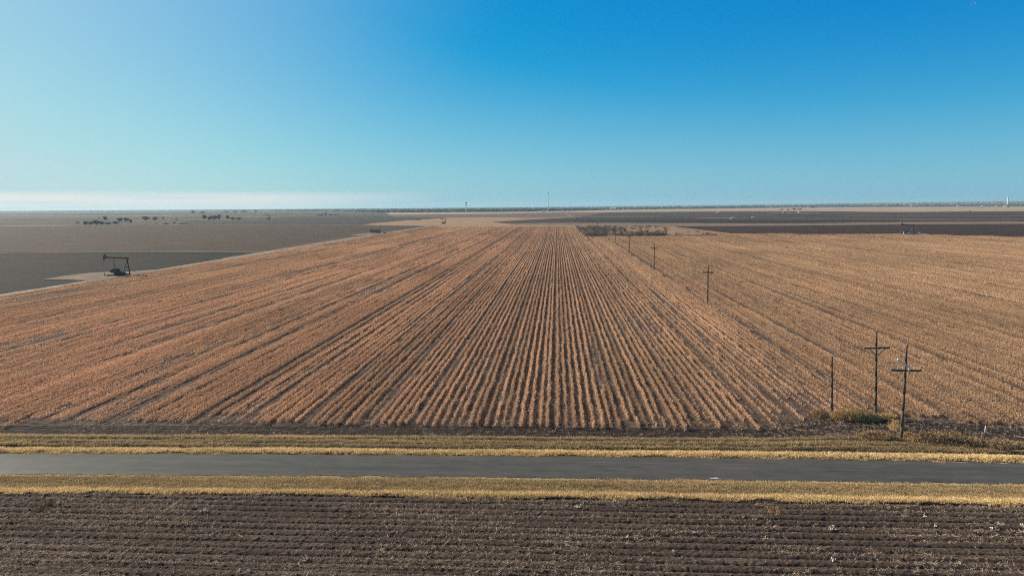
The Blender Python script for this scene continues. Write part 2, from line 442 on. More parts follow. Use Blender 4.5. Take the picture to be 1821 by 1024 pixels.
# road
xr = np.arange(-140, 130, .4)
edge = lambda x, s: .5 * (fbm(x * .4, x * 0 + s, 4, s) - .5) + .30 * (vnoise(x * 2.1, x * 0, s + 3) - .5)
def road_y(X, V):
    a = road_s(X) + edge(X, 61); c = road_n(X) + edge(X, 71); return a + (c - a) * V
o = grid('gravel_shoulder', xr, np.linspace(0, 1, 6), lambda X, V: road_s(X) - .45 + (road_n(X) - road_s(X) + .85) * V, lambda X, Y, V: .11 + 0 * X + .03 * (vnoise(X * 2, Y * 2, 3) - .5), M_['gravel'])
tag(o, 'thin crumbling pale gravel edge along both sides of the road', 'shoulder', None, 'structure')
o = grid('road', xr, np.linspace(0, 1, 9), road_y, lambda X, Y, V: .155 + .06 * np.sin(V * math.pi), M_['asphalt'])
tag(o, 'narrow grey asphalt country road without markings', 'road', None, 'structure')

# ------------------------------------------------------------------ the cotton field
ROW = 1.016
XL = -159.0
far_x = np.array([-400, -159, 20, 22, 130, 133, 148, 275, 335, 480, 700]); far_y = np.array([830, 830, 826, 562, 560, 792, 596, 570, 514, 400, 250])
def field_end(x): return np.interp(x, far_x, far_y)
rows = np.arange(int(XL / ROW), int(420 / ROW) + 1)
ROWJ = np.random.default_rng(5); ROWX = {int(k): k * ROW + ROWJ.normal(0, .05) + (.10 if k % 8 == 0 else -.10 if k % 8 == 7 else 0) for k in rows}
ROWD = {int(k): ROWJ.normal(0, .10) - (.12 if ROWJ.random() < .12 else 0) for k in rows}; ROWL = {int(k): 1 + ROWJ.normal(0, .10) for k in rows}
row_of = lambda x: np.clip(np.rint(x / ROW), rows[0], rows[-1]).astype(int)
vv = []; ff = []
ysd = np.array([0, .01, .03, .08, .2, .45, .75, 1.0])
RX = rows * ROW
prof = [(-.5, 0.0), (-.22, .13), (.22, .13)]
px_ = (RX[:, None] + np.array([q[0] * ROW for q in prof])[None]).ravel(); pz_ = np.tile([q[1] for q in prof], len(RX))
Xg, Yg = np.meshgrid(px_, ysd); ya = field_s(Xg) - .2; Yg = ya + (field_end(Xg) - ya) * Yg
Zg = np.tile(pz_, (len(ysd), 1)); Zg[0] = 0; Zg = Zg + .03
nx = len(px_); i = np.arange(len(ysd) - 1)[:, None] * nx + np.arange(nx - 1)[None]
fq = np.stack([i, i + 1, i + nx + 1, i + nx], -1).reshape(-1, 4)
o = mesh_obj('stubble_field', np.stack([Xg, Yg, Zg], -1).reshape(-1, 3), fq, M_['soil_row'], smooth=True)
tag(o, 'ridged brown soil of the long cotton field between the rows of stalks', 'field', None, 'structure')

# bare or thin rows, placed where the photograph shows dark lines (x in metres, half width, strength)
BARE = [(-81, .5, .95), (-67.2, .5, .9), (-57.5, .6, 1), (-52.3, .6, 1), (-43.05, .5, .75), (-38.65, .5, .6), (-29.6, .95, 1), (27.1, .55, .75),
        (32.1, .5, .55), (45.8, .4, .75), (51.4, .4, .85), (61.7, .4, .8), (-101, 3.2, .5), (-113, 1.6, .35), (-90, 1.3, .3), (-73, 1.4, .3), (-62, 1.2, .28), (-97, .5, .9), (-106, .5, .8), (-118, .5, .8), (-127, .5, .6), (-139, 2.5, .5), (-149, 4.0, .55),
        (-156, 1, .4), (72, .4, .5), (84, .4, .5), (98, .4, .4), (-8.1, .5, .35), (-16.3, .5, .4), (9.1, .5, .3), (17.3, .5, .45), (23, .5, .3), (-22, .5, .3), (38.6, .5, .5)]
BARE += [(c, .45, s_) for c, s_ in zip(np.sort(RNG.uniform(-155, -34, 22)), RNG.uniform(.35, .8, 22))]
BARE += [(c, .4, s_) for c, s_ in zip(np.sort(RNG.uniform(55, 240, 24)), RNG.uniform(.3, .6, 24))]
def density(x, y):
    d = .76 + .75 * (fbm(x * .16, y * .028, 4, 101) - .5) + .5 * (fbm(x * .9, y * .05, 3, 131) - .5) + .35 * (vnoise(x * 1.0, y * .3, 133) - .5)
    for c, w, s in BARE:
        gate = sstep(.25, .45, fbm(y * .012 + c, y * 0 + c, 3, 7))
        d = d - s * np.exp(-((x - c) / w) ** 4) * (.35 + .65 * gate)
    d = d - .22 * (1 - sstep(0, 5, y - field_s(x))) * (1 + .8 * (x < -35))              # ragged front edge
    d = d - .35 * np.exp(-((x - 38) / 1.3) ** 2) * (y < 560)        # the line of poles
    d = d - .30 * np.exp(-((x - 30) / 7) ** 2 - ((y - 82) / 9) ** 2)
    return d
LODS = [(0, 175, 3.0, .018), (175, 450, 8.0, .034), (450, 2000, 20.0, .07)]
for li, (y0, y1, L, w) in enumerate(LODS):
    protos = []
    per = [(17, 9, .44), (10, 8, .38), (4.5, 6, .30)] if li == 0 else ([(9, 7, .44), (6, 6, .38), (2.8, 5, .30)] if li == 1 else [(5, 7, .44), (3.2, 6, .38), (1.6, 4, .30)])
    NV = 7
    for ci_, (pm, tw, hm) in enumerate(per):
        for k in range(NV): protos.append(stalk_chunk(f'stalk_row_{li}_{ci_}_{k:02d}', L, pm, tw, w, hm, M_['stubble']))
    P = []
    for rx in RX:
        ys_ = np.arange(max(y0, 60), min(y1, 830), L) + RNG.uniform(-.5, .5) * (0 if li else 1)
        P.append(np.stack([np.full_like(ys_, ROWX[int(round(rx / ROW))]), ys_], -1))
    P = np.concatenate(P); x, y = P[:, 0], P[:, 1]
    ppx, ppy = proj_arr(x, y + L * .5)
    keep = (y > field_s(x) - .6 - .8 * RNG.random(len(x))) & (y + L * .8 < field_end(x)) & (ppx > -260) & (ppx < 2080) & (x > XL)
    x, y = x[keep], y[keep]
    d = density(x, y + L * .5) + RNG.normal(0, .09, len(x)) + np.array([ROWD[k] for k in row_of(x)])
    cls = np.select([d > .62, d > .38, d > .14], [0, 1, 2], 3)
    kp = cls < 3; x, y, d, cls = x[kp], y[kp], d[kp], cls[kp]; n = len(x)
    var = cls * NV + RNG.integers(0, NV, n)
    flip = RNG.random(n) < .5
    rot = np.zeros((n, 3)); rot[:, 2] = np.where(flip, math.pi, 0)
    pz = np.stack([x + RNG.normal(0, .05, n), y + np.where(flip, L, 0), np.full(n, .10)], -1)
    sc = np.ones((n, 3)); sc[:, 2] = RNG.uniform(.85, 1.15, n) * np.clip(.75 + .3 * d, .7, 1.15); sc[:, 0] = RNG.uniform(.85, 1.2, n)
    red = .92 - sstep(-45, 55, x + 30 * (fbm(x * .03, y * .01, 3, 55) - .5)) * .80
    red = red - .30 * sstep(-70, -150, x)
    tone = np.clip(1 - red + .5 * (fbm(x * .05, y * .03, 4, 77) - .5) + .35 * (fbm(x * .8, y * .02, 2, 78) - .5) , 0, 1)
    lum = 1.0 + .55 * (fbm(x * .06, y * .02, 4, 88) - .3) + .3 * (fbm(x * .9, y * .015, 2, 89) - .5)
    lum = lum * np.array([ROWL[k] for k in row_of(x)]) * (1 - .10 * sstep(20, 70, x) + .08 * sstep(-10, -60, x))
    scatter('cotton_stubble', pz, var, rot, sc, tone, lum, protos,
            ['nearest dry cotton stalks standing in straight rows behind the road', 'middle stretch of dry cotton stalk rows around the receding poles', 'farthest dry cotton stalk rows reaching the scrub patch'][li], 'crop stubble')

# ------------------------------------------------------------------ verge grass, straw litter
def tuft(name, n, h, spread, w, mat, droop=.5):
    a = RNG.uniform(0, 6.283, n); r = np.sqrt(RNG.random(n)) * spread
    B = np.stack([np.cos(a) * r, np.sin(a) * r, np.zeros(n)], -1)
    a2 = a + RNG.normal(0, .9, n); hh = h * RNG.uniform(.5, 1.1, n); ln = hh * RNG.uniform(.15, droop + .3, n)
    T = B + np.stack([np.cos(a2) * ln, np.sin(a2) * ln, hh], -1)
    v, f = blades(B, T, w, w * .3)
    return mesh_obj(name, v, f, mat, link=False)
def grass_scatter(name, n, xr_, lo, hi, dens, hgt, tonef, label, seed, zf):
    x = RNG.uniform(xr_[0], xr_[1], n); v = RNG.uniform(-.10, 1.06, n); y = lo(x) + (hi(x) - lo(x)) * v
    e_ = .13 * (fbm(x * .35, v * 2, 4, 71) - .5) * 2
    inn = (v > e_ * .9) & (v < 1 + e_ * .45)
    ppx, _ = proj_arr(x, y); k = inn & (RNG.random(n) < dens(x, y, v)) & (ppx > -180) & (ppx < 2000)
    x, y, v = x[k], y[k], v[k]; n = len(x); zg = np.maximum(zf(x, y, v), .02); v = v + .20 * (fbm(x * .07, y * .35, 4, 63) - .5) + .10 * (vnoise(x * .7, y * 1.1, 64) - .5)
    protos = [tuft(f'{name}_tuft_{i:02d}', 18, .15, .22, .011, M_['grass'], .9) for i in range(10)]
    rot = np.zeros((n, 3)); rot[:, 2] = RNG.uniform(0, 6.283, n)
    h = hgt(x, y, v); sc = np.stack([RNG.uniform(.8, 1.3, n)] * 2 + [h * RNG.uniform(.75, 1.25, n)], -1)
    t, l = tonef(x, y, v)
    scatter(name, np.stack([x, y, zg + .02 * RNG.random(n)], -1), RNG.integers(0, 10, n), rot, sc, np.clip(t + RNG.normal(0, .12, n), 0, 1), l * RNG.uniform(.8, 1.2, n), protos, label, 'grass')
def streak(x, y, s): return fbm(x * .07, y * 2.6, 4, s)
grass_scatter('verge_grass', 56000, (-80, 75), verge_s, road_s,
              lambda x, y, v: np.clip(.35 + .6 * (streak(x, y, 7) > .45) + .25 * (fbm(x * .5, y * 1.3, 3, 3) > .45), .1, 1),
              lambda x, y, v: (.6 + .5 * np.exp(-((v - .07) / .12) ** 2)) + .4 * fbm(x * .3, y, 3, 4) - .25 * sstep(.8, 1, v),
              lambda x, y, v: (.33 + .68 * np.exp(-((v - .07) / .17) ** 2) + .45 * np.exp(-((v - .95) / .05) ** 2) + .7 * (streak(x, y, 5) - .5), .95 + .35 * fbm(x * .1, y * .8, 3, 6) + .28 * np.exp(-((v - .07) / .17) ** 2)),
              'short yellow grass on the verge between road and foreground ploughed field', 1, z_vs)
def nrut(x, v):
    d = 0
    for c, w in RUT: d = d + np.exp(-((v - c - .03 * (fbm(x * .05, x * 0 + c * 9, 2, 5) - .5)) / w) ** 2)
    return d
grass_scatter('verge_grass', 60000, (-85, 80), road_n, verge_n,
              lambda x, y, v: np.clip(.22 + .62 * (streak(x, y, 9) > .47) + .5 * np.exp(-((v - .12) / .1) ** 2) - 1.1 * nrut(x, v) * np.where(v < .42, .55 + .6 * sstep(.35, .6, fbm(x * .06, x * 0, 3, 4)), sstep(.3, .55, fbm(x * .05, v * 3, 2, 4))), .02, 1),
              lambda x, y, v: .55 + .6 * np.exp(-((v - .13) / .1) ** 2) + .5 * fbm(x * .3, y, 3, 14) - .25 * sstep(.1, 0, v),
              lambda x, y, v: (.33 + .75 * np.exp(-((v - .12) / .17) ** 2) - .12 * sstep(22, 34, x) * sstep(.3, .4, v) + .6 * np.exp(-((v - .95) / .05) ** 2) * sstep(30, -20, x) + .8 * (streak(x, y, 15) - .5) + .18 * sstep(0, -50, x), .9 + .4 * fbm(x * .1, y * .8, 3, 16) + .28 * np.exp(-((v - .12) / .17) ** 2) - .15 * sstep(22, 34, x) * sstep(.3, .4, v)),
              'brown and yellow grass on the rutted verge along the far edge of road', 2, z_vn)

# straw litter on the soil
def straw_protos(k0, k1, ln):
    protos = []
    for i in range(12):
        k = int(RNG.integers(k0, k1)); B = np.stack([RNG.normal(0, .10, k), RNG.normal(0, .06, k), RNG.uniform(0, .05, k)], -1)
        a = RNG.uniform(0, 6.283, k); l = RNG.uniform(.05, ln, k); T = B + np.stack([np.cos(a) * l, np.sin(a) * l * .7, l * RNG.uniform(0, .8, k)], -1)
        v, f = blades(B, T, .011, .006); protos.append(mesh_obj(f'straw_bit_{i:02d}', v, f, M_['straw'], link=False))
    return protos
def litter_at(name, x, y, z, s, label, protos):
    n = len(x); rot = np.zeros((n, 3)); rot[:, 2] = RNG.uniform(0, 6.283, n)
    scatter(name, np.stack([x, y, z], -1), RNG.integers(0, 12, n), rot, np.stack([s] * 3, -1), np.clip(fbm(x * .3, y * .8, 3, 23) + RNG.normal(0, .25, n), 0, 1), RNG.uniform(.7, 1.2, n), protos, label, 'straw')
n = 110000; x = RNG.uniform(-60, 55, n); y = RNG.uniform(34, 57, n)
ph = (y - .012 * x + .05 * (fbm(x * .08, y * 0, 3, 2) - .5)) / 1.016; tri = np.abs(ph - np.floor(ph) - .5) * 2
dn = (.2 + .8 * (1 - tri) ** 1.3) * sstep(.30, .62, fbm(x * .09, np.floor(ph + .5) * .83, 4, 19))
k = (RNG.random(n) < dn) & (y < verge_s(x) - .1); x, y = x[k], y[k]; n = len(x)
litter_at('straw_litter', x, y, z_front(x, y, np.zeros(n)) + .01, RNG.uniform(.5, 1.35, n) ** 1.5, 'scattered straw and dead stalks on the foreground ploughed soil', straw_protos(4, 10, .17))
n = 90000; u = RNG.random(n); y = 70 + 112 * u ** 1.4; x = (RNG.uniform(-.80, .80, n)) * y * .98
k = (RNG.random(n) < np.where(y < field_s(x) - .5, .25 + .6 * sstep(20, 30, x), .25 + .75 * fbm(x * .2, y * .06, 3, 47))) & (y > verge_n(x)); x, y = x[k], y[k]; n = len(x)
litter_at('straw_litter', x, y, np.full(n, .07) + .06 * RNG.random(n), RNG.uniform(.6, 1.6, n), 'broken stalks and straw lying between the nearest cotton rows', straw_protos(3, 8, .24))

# ------------------------------------------------------------------ far fields (sheets, outlines read off the photograph)
_zl = [0.0]
def sheet(name, pts, mat, label, cat='field', dz=.007, rough=1.0):
    _zl[0] += dz; z = _zl[0]
    w = [(q[0], q[1]) if len(q) == 3 else tuple(at(q[0], q[1], z)[:2]) for q in pts]
    v = []
    for i in range(len(w)):
        a, c = np.array(w[i]), np.array(w[(i + 1) % len(w)]); L = np.linalg.norm(c - a); D = np.linalg.norm((a + c) / 2)
        k = max(1, min(60, int(L / (D * .012))))
        nrm = np.array([-(c - a)[1], (c - a)[0]]) / (L + 1e-6)
        amp = min(.5 * rough * D * .0035 * (1 + 3 * abs(nrm[1]) * D / 900), L * .05)
        for t in range(k):
            f_ = t / k; q = a + (c - a) * f_
            if 0 < t: q = q + nrm * amp * (2 * fbm(np.array([q[0] * 3.1 / amp * .02]), np.array([q[1] * .02 * 3.1 / amp]), 3, 5)[0] - 1) * 1.6
            v.append((q[0], q[1], z))
    o = mesh_obj(name, v, [tuple(range(len(v)))], mat)
    if o.data.polygons[0].normal.z < 0: o.data.flip_normals()
    return tag(o, label, cat, None, 'structure')
FM = lambda n, c, s=.03, st=(1, 4, 1), g=.45, k=.22: field_mat(n, tuple(x * (1 - k) for x in c), tuple(x * (1 + k) for x in c), s, st, g)
sheet('pasture', [(690, 378.3), (920, 377), (1000, 375.5), (1150, 372.5), (1380, 369.5), (1600, 368), (1821, 367.5), (2300, 364.5), (2300, 374), (1821, 375.5), (1600, 377), (1380, 375.5), (1150, 377), (1000, 379), (690, 382.3)],
      FM('pale_pasture', (.40,.285,.19), .006, (1, 3, 1), .1), 'pale sandy pasture strip below the far woodland')
sheet('ploughed_field', [(-3000, 1000, 0), (-1800, 900, 0), (0, 403.5), (240, 400), (330, 400.5), (640, 400.5), (700, 404), (760, 402.5), (-166, 640, 0), (-166, 366, 0), (460, 448), (0, 450.5), (-1500, 380, 0), (-3000, 380, 0)],
      FM('grey_ploughed', (.082, .056, .041)), 'grey brown ploughed field left of the cotton with a bright far border')
sheet('ploughed_field', [(-1500, 100, 0), (-1500, 378, 0), (0, 450.3), (460, 447.6), (-166, 366, 0), (-166, 80, 0)],
      FM('dark_ploughed', (.024, .0195, .016)), 'darker ploughed field left of the cotton around the nearest pumpjack')
sheet('ploughed_field', [(320, 391.5), (470, 388), (560, 385), (700, 384), (800, 385.3), (720, 391), (640, 398.8), (420, 399.3), (330, 398)],
      FM('slate_ploughed', (.066, .05, .042)), 'narrow slate dark field strip beyond the grey ploughed field')
sheet('stubble_field', [(640, 399.8), (700, 394), (800, 387), (1000, 385.3), (1020, 386.3), (875, 394.6), (905, 398.5), (1190, 399), (1190, 404.2), (790, 404.2), (740, 401), (690, 400.8)],
      FM('pale_stubble', (.34, .22, .14), .02), 'peach coloured stubble strip beyond the far end of the cotton rows')
sheet('ploughed_field', [(690, 382), (800, 381.8), (1000, 377.8), (1030, 378), (1140, 376.8), (1160, 384), (1020, 386), (800, 387), (700, 386)],
      FM('mauve_ploughed', (.15, .10, .086), .012), 'mauve brown field strip below the far pale pasture')
sheet('ploughed_field', [(875, 394.8), (960, 389.5), (1020, 387.8), (1080, 378), (1150, 377), (1380, 375.5), (1500, 376), (1600, 377.5), (1821, 376), (2300, 374.5), (2300, 395), (1821, 394.5), (1600, 395.5), (1380, 398), (1200, 397.2), (1150, 396.5), (1000, 394.5), (905, 397)],
      FM('wide_ploughed', (.060, .038, .028), .012), 'wide dark brown ploughed plain beyond the scrub patch')
sheet('ploughed_field', [(980, 391), (1150, 390.2), (1380, 391.7), (1500, 391), (1600, 391), (1380, 396.3), (1150, 395.4), (1000, 394)],
      FM('black_ploughed', (.034, .026, .022), .012), 'nearly black freshly ploughed strip behind the scrub patch')
sheet('dirt_track', [(903, 397.2), (1150, 396.7), (1380, 397.9), (1600, 395), (1821, 394), (2300, 393), (2300, 397), (1821, 398.4), (1600, 399.3), (1380, 401.7), (1200, 402.2), (1190, 404), (1000, 401), (905, 400)],
      FM('brown_border', (.21, .15, .115), .02), 'light brown field border line behind the scrub patch', 'track')
sheet('ploughed_field', [(1195, 402.6), (1380, 401.6), (1600, 399.2), (1821, 398.3), (2600, 395), (1000, 300, 0), (700, 250, 0), (480, 400, 0), (335, 514.5, 0), (275, 570.5, 0), (148, 596.5, 0), (133, 792, 0)],
      FM('purple_ploughed', (.050, .028, .0195), .02), 'dark purple brown ploughed field right of the scrub behind a pumpjack')
sheet('stubble_field', [(70, 562, 0), (150, 600, 0), (134, 826, 0), (60, 826, 0)], FM('sparse_stubble', (.30, .19, .115), .02), 'sparse orange stubble behind the right half of the scrub patch')
sheet('scrub_ground', [(22.3, 563, 0), (92, 561, 0), (98, 600, 0), (70, 680, 0), (62, 826, 0), (22.3, 826, 0)], FM('scrub_soil', (.145, .098, .07), .05, (1, 1, 1)), 'brown weedy ground under the patch of bare scrub', 'ground')
M_['pale_dirt'] = FM('pale_dirt', (.225, .178, .14), .12, (1, 1, 1), 1.2, .15)
M_['grey_dirt'] = FM('grey_dirt', (.2, .155, .13), .12, (1, 1, 1), 1.2, .2)
sheet('weedy_strip', [(-158.5, 330, 0), (-157.5, 640, 0), (-156, 900, 0), (-166, 905, 0), (-176, 640, 0), (-174, 480, 0), (-168.5, 330, 0)],
      FM('weedy_dirt', (.165, .125, .10), .12, (1, 1, 1), 1.2, .25), 'greyish weedy strip between the far cotton rows and the ploughed field', 'track')
sheet('dirt_track', [(-158.6, 90, 0), (-158.6, 300, 0), (-159, 440, 0), (-163, 640, 0), (-162, 880, 0), (-164.5, 880, 0), (-167.5, 640, 0), (-167, 440, 0), (-165.5, 300, 0), (-165.5, 235, 0), (-165, 90, 0)],
      FM('track_dirt', (.32, .262, .215), .12, (1, 1, 1), 1.2, .2), 'pale dirt track along the left edge of the cotton field', 'track')
M_['band_a'] = FM('band_dark_soil', (.07, .052, .043), .01); M_['band_b'] = FM('band_pink_soil', (.12, .082, .062), .01); M_['band_c'] = FM('band_dry_grass', (.24, .18, .125), .01)
for x0, x1, y0, y1, h, mt in [(-300, 420, 379.3, 377.2, .8, 'band_b'), (-300, 260, 382.4, 381.0, 1.0, 'band_a'), (-200, 330, 386.9, 385.2, 1.4, 'band_b'), (-300, 190, 391.5, 390.5, 1.6, 'band_a'), (-300, 130, 396, 395, 2.0, 'band_b'), (140, 420, 379.6, 378.8, .6, 'band_a'),
                              (200, 470, 384.2, 383, .9, 'band_c'), (430, 680, 379.4, 378.2, .8, 'band_b'), (420, 640, 381.8, 381, .5, 'band_a'), (1180, 1560, 381, 380.6, 1.4, 'band_a'), (1500, 1830, 384.5, 384.2, 1.2, 'band_b'), (1040, 1400, 384, 383.4, .8, 'band_b'), (1560, 1830, 380.3, 380, .8, 'band_a'), (1600, 2200, 391, 390.5, 1.0, 'band_b')]:
    sheet('field_band', [(x0, y0 - h / 2), (x1, y1 - h / 2), (x1, y1 + h / 2), (x0, y0 + h / 2)], M_[mt], 'narrow band of distant field seen edge on', 'field')
sheet('dirt_pad', [(75, 497.2), (95, 493.5), (130, 488.5), (160, 485), (190, 483.5), (235, 482.5), (275, 479.5), (300, 478.5), (245, 494), (175, 502), (150, 500), (160, 498.8), (120, 497.4)],
      M_['pale_dirt'], 'pale caliche pad under the nearest pumpjack', 'pad')
sheet('dirt_pad', [(622, 418), (640, 415.5), (665, 413.5), (700, 412.5), (697, 415.5), (655, 418.5), (632, 419)], M_['pale_dirt'], 'small pale dirt pad under the dark open topped machine', 'pad')
sheet('dirt_pad', [(1594, 415.5), (1645, 415.3), (1652, 417.8), (1590, 418.6)], M_['pale_dirt'], 'narrow pale pad under the pumpjack right of the scrub', 'pad')
sheet('dirt_track', [(1003, 377), (1005, 377), (1012, 381.5), (1024.5, 388.5), (1022, 388.8), (1008, 381.6)], M_['pale_dirt'], 'thin pale farm track cutting across the mauve field', 'track')
for k, (x0, x1, y0, y1, h, mt) in enumerate([(-200, 130, 404.5, 401, 1.2, 'pale_dirt'), (-300, 240, 389, 388.2, .6, 'grey_dirt'), (-300, 210, 385.2, 384, .5, 'grey_dirt'), (240, 420, 392.6, 391.2, .9, 'pale_dirt'),
                                            (225, 300, 382.5, 381.7, .5, 'pale_dirt'), (420, 560, 386.3, 384.5, .6, 'pale_dirt'), (-300, 460, 450.6, 447.8, .8, 'pale_dirt'), (1230, 1830, 388.2, 389.5, .5, 'grey_dirt'), (290, 335, 400.4, 400.2, .7, 'pale_dirt'), (420, 460, 392, 391, .6, 'pale_dirt'),
                                            (1240, 1310, 387.8, 387.5, .5, 'pale_dirt'), (1370, 1460, 378.6, 378.6, .5, 'pale_dirt'), (920, 1021, 387.4, 385.9, .9, 'pale_dirt'), (1021, 1180, 386.3, 385.2, .5, 'grey_dirt')]):
    sheet('dirt_strip', [(x0, y0 - h / 2), (x1, y1 - h / 2), (x1, y1 + h / 2), (x0, y0 + h / 2)], M_[mt],
          'thin pale grass border line between distant fields', 'field border')

# ------------------------------------------------------------------ object materials
M_['pole'] = paint('weathered_pole_wood', (.115, .092, .072), .85, .35, 2.0, .1)
M_['arm'] = paint('grey_crossarm_wood', (.085, .076, .068), .8, .3, 3.0, .1)
M_['insul'] = paint('glazed_insulator', (.35, .35, .36), .3, .1)
M_['white'] = paint('chalky_white_paint', (.74, .73, .70), .6, .08)
M_['galv'] = paint('galvanised_steel', (.42, .43, .44), .5, .15, 2, .4)
M_['iron'] = paint('dark_oily_steel', (.10, .092, .086), .6, .4, 1.5)
M_['iron2'] = paint('grey_worn_steel', (.10, .092, .086), .6, .35, 1.5)
M_['rust'] = paint('rusty_red_steel', (.22, .12, .085), .8, .35, 1.5, .1)
M_['rust2'] = paint('dull_brown_steel', (.07, .05, .046), .8, .35, 1.5, .1)
M_['conc'] = paint('oil_stained_concrete', (.26, .24, .22), .9, .3, 1.2, .1)
M_['roof'] = paint('tin_roof', (.5, .5, .5), .5, .15)
M_['roofd'] = paint('dark_shingle_roof', (.12, .11, .11), .9, .2)
M_['wallp'] = paint('pale_siding', (.6, .58, .54), .8, .1)
M_['walld'] = paint('dark_barn_siding', (.10, .08, .07), .9, .2)
M_['bark'] = paint('grey_bark', (.085, .072, .064), .95, .3, 4, .05)
M_['deadwood'] = paint('bleached_dead_wood', (.055, .046, .04), .95, .3, 4, .05)
def leafmat(name, a, b_):
    m, nt, bs = new_mat(name, .9, .08)
    isl = N(nt, 'ShaderNodeNewGeometry').outputs['Random Per Island']
    p = N(nt, 'ShaderNodeTexCoord').outputs['Object']
    f = mathn(nt, 'ADD', mathn(nt, 'MULTIPLY', isl, .6), mathn(nt, 'MULTIPLY', noise(nt, p, .5, 3), .5))
    nt.links.new(ramp(nt, f, [(.25, a), (.8, b_)]), bs.inputs['Base Color'])
    return m
M_['leaf'] = leafmat('dull_evergreen_foliage', (.10, .10, .085), (.22, .205, .165))
M_['twig'] = leafmat('bare_winter_twigs', (.12, .105, .09), (.24, .205, .175))
M_['wood'] = leafmat('far_woodland_crowns', (.035, .04, .04), (.085, .085, .075))
M_['drybush'] = leafmat('dry_tumbleweed_stems', (.16, .105, .062), (.52, .355, .20))
M_['drygrass'] = leafmat('tall_dry_grass_stems', (.32, .215, .10), (.66, .46, .22))
M_['cotton'] = paint('dirty_white_cotton', (.74, .64, .52), .95, .25, 8, .05)
M_['bird'] = paint('white_plumage', (.75, .75, .76), .8, .05)

# ------------------------------------------------------------------ utility poles
def pole(loc, h, label, arm_z=None, arm_w=2.8, lean=0.0, brace=True, extra=None, group='wooden utility poles in a line across the cotton field', r=.17, arm_rot=0.0):
    r = r * (1.2 if loc[1] > 120 else 1.0)
    root = empty('utility_pole', loc); root.rotation_euler = (0, lean, 0)
    tag(root, label, 'utility pole', group)
    m = MB()
    for k in range(6):
        a, c = k / 6, (k + 1) / 6
        m.tube((.02 * math.sin(a * 5), 0, -.3 + a * (h + .3)), (.02 * math.sin(c * 5), 0, -.3 + c * (h + .3)), r - .07 * a, r - .07 * c, 10)
    m.build('shaft', M_['pole'], root, True)
    if arm_z:
        ca, sa = math.cos(arm_rot), math.sin(arm_rot)
        m = MB(); m.bar((-arm_w / 2 * ca, -.18 - arm_w / 2 * sa, arm_z), (arm_w / 2 * ca, -.18 + arm_w / 2 * sa, arm_z), .2 if loc[1] > 120 else .13, .26 if loc[1] > 120 else .17)
        arm = m.build('crossarm', M_['arm'], root)
        if brace:
            for s in (-1, 1):
                m = MB(); m.bar((s * arm_w * .34, -.2, arm_z - .06), (s * .06, -.17, arm_z - .85), .06, .09, (0, 1, 0)); m.build('brace', M_['arm'], root)
        for u in (-.46, -.27, .27, .46):
            m = MB(); c = (u * arm_w * ca, -.18 + u * arm_w * sa, arm_z + .08)
            m.lathe([(.02, 0), (.03, .08), (.06, .1), (.065, .17), (.05, .2), (.045, .25), (.02, .27)], c, 8); m.build('insulator', M_['insul'], root, True)
        m = MB(); m.lathe([(.02, 0), (.05, .06), (.065, .14), (.05, .2), (.02, .24)], (0, 0, h), 8); m.build('insulator', M_['insul'], root, True)
    if extra:
        m = MB(); m.bar(extra[0], extra[1], .16, .16); m.build('cutout_bar', M_['white'], root)
        m = MB(); m.tube((extra[1][0], extra[1][1], extra[1][2] - .15), (extra[1][0] + .05, extra[1][1], extra[1][2] - .75), .09, .07, 8); m.build('cutout_fuse', M_['insul'], root, True)
    return root
def gp(px, py): q = at(px, py); return (q[0], q[1], 0.0)
pole(gp(1478.5, 739), 7.2, 'shorter bare wooden pole without crossarm beside the brown bush', lean=-.035, r=.16, group='wooden utility poles in a line across the cotton field')
pole(gp(1556, 743), 10.35, 'tall wooden pole with a dark braced crossarm behind the dry grass clump', 8.4, 2.85, lean=-.035)
pole(gp(1602, 781), 10.2, 'nearest wooden pole by the road with a slanted white bar above its crossarm', 7.55, 3.1, lean=.003, brace=False,
     extra=((-1.0, -.25, 8.75), (.25, -.25, 7.95)))
pole(gp(1258, 542), 10.0, 'wooden pole with crossarm standing alone in the middle of the cotton rows', 8.2, 2.8, lean=-.006)
pole(gp(1163, 480), 10.3, 'wooden pole with crossarm next beyond the lone mid field pole', 8.5, 2.6)
pole(gp(1119, 447.5), 9.6, 'thin looking pole just in front of the fallen brush of the scrub patch', 8.3, 2.4)
pole(gp(1094, 432.5), 9.4, 'small distant pole left of the one before the fallen brush', 8.2, 2.4)
pole((38.4, 556, 0), 9.4, 'tiny pole at the near edge of the scrub patch', 8.2, 2.4)
for y, l in ((655, 'tiny pole rising from the middle of the scrub patch'), (745, 'tiny pole near the far side of the scrub patch'), (842, 'farthest tiny pole just behind the scrub patch')):
    pole((38.6, y, 0), 10.2, l, 8.6, 2.4)
# short marker post
root = empty('marker_post', gp(1749, 785.5)); tag(root, 'short grey marker post with a white top among the dry bushes right of the poles', 'post')
m = MB(); m.tube((0, 0, -.1), (.06, 0, 1.05), .07, .06, 8); m.build('post', M_['arm'], root, True)
m = MB(); m.tube((.06, 0, 1.05), (.09, 0, 1.75), .055, .045, 8); m.build('cap', M_['white'], root, True)
root = empty('wooden_stake', gp(1746, 785)); tag(root, 'low wooden stake leaning beside the white topped marker post', 'stake')
m = MB(); m.tube((0, 0, -.1), (-.02, .02, .95), .06, .03, 6); m.build('stake', M_['drygrass'], root)

